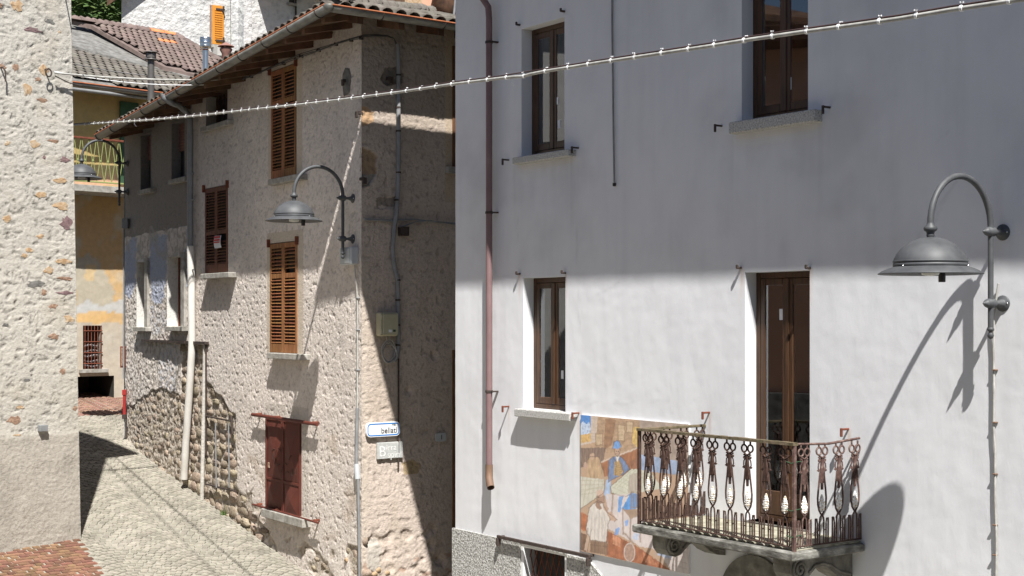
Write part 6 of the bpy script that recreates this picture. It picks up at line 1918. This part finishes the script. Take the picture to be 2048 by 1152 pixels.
m = MB(); m.bbox(Ef.x(772, .8), Ef.x(806, .8), -.9, -.2, Ef.z(790, 14, .8), Ef.z(790, -8, .8)); part('timber_gallery', m, 'eave_wood', SH)
m = MB(); m.lathe([(0, -.6), (.25, -.55), (.42, -.2), (.45, .6)], 12, Matrix.Translation((Ef.x(892, .5), -.6, Ef.z(892, 4, .5)))); part('wooden_tub', m, 'eave_wood', SH)
m = MB(); a_ = ray(904, 30)*24; b_2 = ray(913, -20)*24; m.tube([Vector((a_.x, a_.y, a_.z+CZ-.3)), Vector((b_2.x, b_2.y, b_2.z+CZ))], .02, 6)
st = part('roof_stay', m, 'pipe_grey', None); describe(st, 'thin pale steel stay rising from the tiled roof beside the white house', 'stay')

# red post at the far end of the corner house, grey box above it, rust panel
P = ray(249, 829)*26.4; P.z += CZ
m = MB(); rp = thing('red_post', 'red post standing at the far foot of the corner house', 'post', Matrix.Translation(P))
m.bbox(-.026, .026, -.026, .026, 0, .45); part('shaft', m, 'post_red', rp)
m = MB(); m.bbox(-.036, .036, -.036, .036, .36, .46); part('head', m, 'post_red', rp)
m = MB(); m.bbox(-.04, .04, -.04, .04, -.08, .0); part('foot', m, 'iron', rp)
P = ray(251, 446)*26.5; P.z += CZ
gb2 = thing('meter_box', 'grey metal box high on the far edge of the corner house', 'junction box', Matrix.Translation(P))
m = MB(); m.bbox(-.05, .06, -.08, .08, -.1, .08); part('housing', m, 'pipe_grey', gb2)
m = MB(); m.tube([(-.03, 0, -.1), (-.03, 0, -.35), (-.035, 0, -2.9)], .015, 6); part('pipe', m, 'pipe_grey', gb2)
P = ray(246, 714)*26.6; P.z += CZ
rp2_ = thing('rusty_panel', 'narrow rusty framed panel projecting at the far edge of the corner house', 'panel', Matrix.Translation(P))
m = MB(); m.bbox(-.05, .05, -.02, .02, -.2, .2); part('frame', m, 'rust', rp2_)
m = MB(); m.bbox(-.03, .03, -.03, -.018, -.17, .17); part('sheet', m, 'stone_brown', rp2_)

# ================================================================== OVERHEAD CABLES
def Yline(px, a=155, b=2048, ya=22.6, yb=6.7):
    return 1/(1/ya+(px-a)/(b-a)*(1/yb-1/ya))
cp = [(120, 252), (155, 249.5), (300, 240), (400, 231), (500, 219.5), (600, 209), (700, 197), (800, 184), (900, 169), (1000, 156.5), (1030, 153.5), (1045, 153), (1062, 148), (1090, 142.5), (1200, 125), (1320, 107), (1420, 92), (1500, 79), (1600, 64.5), (1700, 51), (1800, 37), (1900, 20), (2048, -2), (2200, -26), (2500, -76)]
def cpt(px, py, dy=0):
    r = ray(px, py+dy)*Yline(px); r.z += CZ; return r
END = [Vector((4.6, 2.7, CZ+1.02)), Vector((6.6, -1.2, CZ+.75))]
m = MB(); m.tube([cpt(*p) for p in cp]+END, .012, 8)
sc_ = part('light_cable', m, 'cable_white'); describe(sc_, 'long pale cable with white clips slung across the whole street', 'cable')
m = MB(); pts = [(p[0], p[1]-48/Yline(p[0])-.3) for p in cp if not 1025 < p[0] < 1080]; m.tube([cpt(*p) for p in pts]+[e+Vector((0, 0, .02)) for e in END], .0055, 5); part('carrier_wire', m, 'cable_dark', sc_)
cpx = np.array([p[0] for p in cp]); cpy = np.array([p[1] for p in cp])
ckm = MB(); ckm.lathe([(.016, -.009), (.0175, 0), (.016, .009)], 10); ckm.bbox(-.004, .004, .012, .029, -.005, .005); ckm.bbox(-.004, .003, .026, .031, -.005, .015); clip_me = ckm.mesh('cable_clip', MT['clip'])
px = 170.0
while px < 2060:
    Yc = Yline(px); py = float(np.interp(px, cpx, cpy))
    P = cpt(px, py); Q = cpt(px+3, float(np.interp(px+3, cpx, cpy)))
    Z_ = (Q-P).normalized(); Y_ = (Vector((0, 0, 1))-Z_*Z_.z).normalized(); X_ = Y_.cross(Z_)
    M = Matrix(((X_.x, Y_.x, Z_.x, P.x), (X_.y, Y_.y, Z_.y, P.y), (X_.z, Y_.z, Z_.z, P.z), (0, 0, 0, 1)))
    link('cable_clip', clip_me, sc_, M @ Matrix.Rotation(random.uniform(-.5, .5), 4, 'Z'))
    px += random.uniform(.90, 1.1)*21.5*((px+650)/1250)**2
for (a, b) in ((621, 206), (1019, 154), (268, 243)):     # loose tails of ties
    P = cpt(a, b); m = MB(); m.tube([P, P+Vector((.01, -.01, -.04)), P+Vector((.035, -.01, -.07))], .004, 5); part('tie_tail', m, 'clip', sc_)

xr, zr_ = Lf.at(109, 147, .1); R0 = Lf.M @ Vector((xr, -.1, zr_))
xe, ze_ = Ff.at(470, 158, .05); R1 = Ff.M @ Vector((xe, -.05, ze_))
def span(a, b, sag, n=14):
    return [a+(b-a)*(i/n)+Vector((0, 0, -sag*4*(i/n)*(1-i/n))) for i in range(n+1)]
m = MB(); m.tube(span(R0+Vector((0, 0, .01)), R1, .05), .016, 6); hc = part('white_cables', m, 'cable_white'); describe(hc, 'white cables stretched from the ring bolt to the eaves of the corner house', 'cable')
m = MB(); m.tube(span(R0+Vector((0, 0, .03)), R1+Vector((0, 0, -.06)), .10), .007, 5); part('second_cable', m, 'clip', hc)
for i in range(3, 12):
    p = span(R0, R1, .05)[i]; m = MB(); m.tube([p+Vector((-.012, 0, .02)), p+Vector((.012, 0, -.04))], .008, 5); part('cable_tie', m, 'iron', hc)
m = MB(); P = Lf.M @ Vector((xr+.02, -.08, zr_-.03)); Q = Lf.M @ Vector((.02, -.02, Lf.z(152, 172))); m.tube([P, (P+Q)/2+Vector((0, 0, -.02)), Q], .008, 5); part('drop_wire', m, 'iron', hc)
m = MB(); a_ = ray(150, 128)*24; b_2 = ray(325, 152)*27.5; a_.z += CZ; b_2.z += CZ; m.tube(span(a_, b_2, .04), .007, 5); tw = part('phone_wire', m, 'cable_grey'); describe(tw, 'thin grey wire sagging in front of the grey tiles', 'wire')
a_ = ray(120, 262)*20.6; a_.z += CZ; a_ = Lf.M @ Vector((.05, .8, Lf.z(160, 250))); b_2 = Wf.M @ Vector((5.2, 0, 9.2))
m = MB(); a_ = Lf.M @ Vector((-.05, 1.0, CZ+5.45)); b_2 = Vector((5.2, -1.2, CZ+3.4)); m.tube(span(a_, b_2, .0), .010, 5); uw = part('upper_wire', m, 'cable_dark'); describe(uw, 'thin dark wire high over the street, its shadow a second line on the paving', 'wire')

# weed at the foot of the wall
m = MB()
for i in range(26):
    P = on_street(448, 1030); a = random.uniform(0, 6.28); r = random.uniform(0, .06); h = random.uniform(.04, .14)
    b = Vector((P.x+r*math.cos(a), P.y+r*math.sin(a), P.z-.01)); q = Vector((math.cos(a)*.02, math.sin(a)*.02, 0))
    m.add([b-q.yxz*.5, b+q.yxz*.5, b+q*2+Vector((0, 0, h))], [(0, 1, 2)])
wd = part('weed', m, 'weed', None); describe(wd, 'small green weed tuft at the foot of the rubble wall', 'weed')

# ================================================================== HOUSE ON THE CAMERA'S LEFT (seen only in the window panes)
Of = Matrix.Translation((-8.1, 2.5, 0))
OP = thing('opposite_house', 'peach house with a stone base, left of the view, mirrored in the panes', 'house', Of)
m = MB(); m.add([(0, 0, 3.2), (0, 12, 3.2), (0, 12, 8.8), (0, 0, 8.8)], [(0, 3, 2, 1)]); part('wall', m, 'peach', OP)
m = MB(); m.bbox(-.2, .12, 0, 12, -.3, 3.2); part('stone_base', m, 'mortar', OP)
for i in range(3):
    m = MB(); m.bbox(-.05, .06, 1.5+i*3.6, 2.5+i*3.6, 4.6, 6.4); part('shutter', m, 'shutter_dark', OP)
m = MB(); m.bbox(-5, .7, -.4, 12.4, 8.8, 9.05); part('roof', m, 'eave_wood', OP)

NP = thing('added_near_house', 'unseen pale house added behind the viewpoint to cut sky light on the shaded walls', 'house', Matrix.Translation((0, -1.2, 0)))  # never in view, added only to block sky light from the shaded walls
m = MB(); m.box(-8, 9.5, -5, 0, -.3, 10.2); part('wall', m, 'plain_wall', NP)
m = MB(); m.bbox(-8.4, 9.9, -5.5, .5, 10.2, 10.45); part('roof', m, 'eave_wood', NP)
for i in range(4):
    m = MB(); m.bbox(-6.5+i*3.6, -5.5+i*3.6, -.02, .03, 6.2, 7.8); part('shutter', m, 'shutter_dark', NP)

# ================================================================== WOODED HILL
m = MB(); vs = []; nx, ny = 30, 14
for j in range(ny):
    for i in range(nx):
        x = -120+i*8; y = 70+j*9
        vs.append((x, y, -2+j*5.2+3*float(perlin(np.array([x*.03]), np.array([y*.03]), 4)[0])))
m.add(vs, [(j*nx+i, j*nx+i+1, (j+1)*nx+i+1, (j+1)*nx+i) for j in range(ny-1) for i in range(nx-1)], True)
setting('hill', m, 'hill')
def woods():
    rr = np.random.RandomState(5); V = []; Fc = []
    for t in range(120):
        y = rr.uniform(78, 150); cxp = rr.uniform(120, 275)
        x = (cxp-1024)/F_PX*y
        base = -2+(y-70)/9*5.2; H = rr.uniform(9, 16); R0 = H*.24
        n = 420
        for k in range(n):
            q = rr.uniform(0, 1)**.7; z = base+H*(1-q*.93); r = R0*q*math.sqrt(rr.uniform(.15, 1))*(.75+.25*math.sin(z*3)); a = rr.uniform(0, 2*PI)
            p = np.array([x+r*math.cos(a), y+r*math.sin(a), z-r*.35]); s = rr.uniform(.25, .55)
            d1 = np.array([math.cos(a), math.sin(a), -.5])*s; d2 = np.array([-math.sin(a), math.cos(a), rr.uniform(-.4, .4)])*s*.5
            b = len(V); V += [p-d2, p+d2, p+d1]; Fc.append((b, b+1, b+2))
    m = MB(); m.add(V, Fc); o = part('forest', m, 'needles'); o['kind'] = 'stuff'
woods()
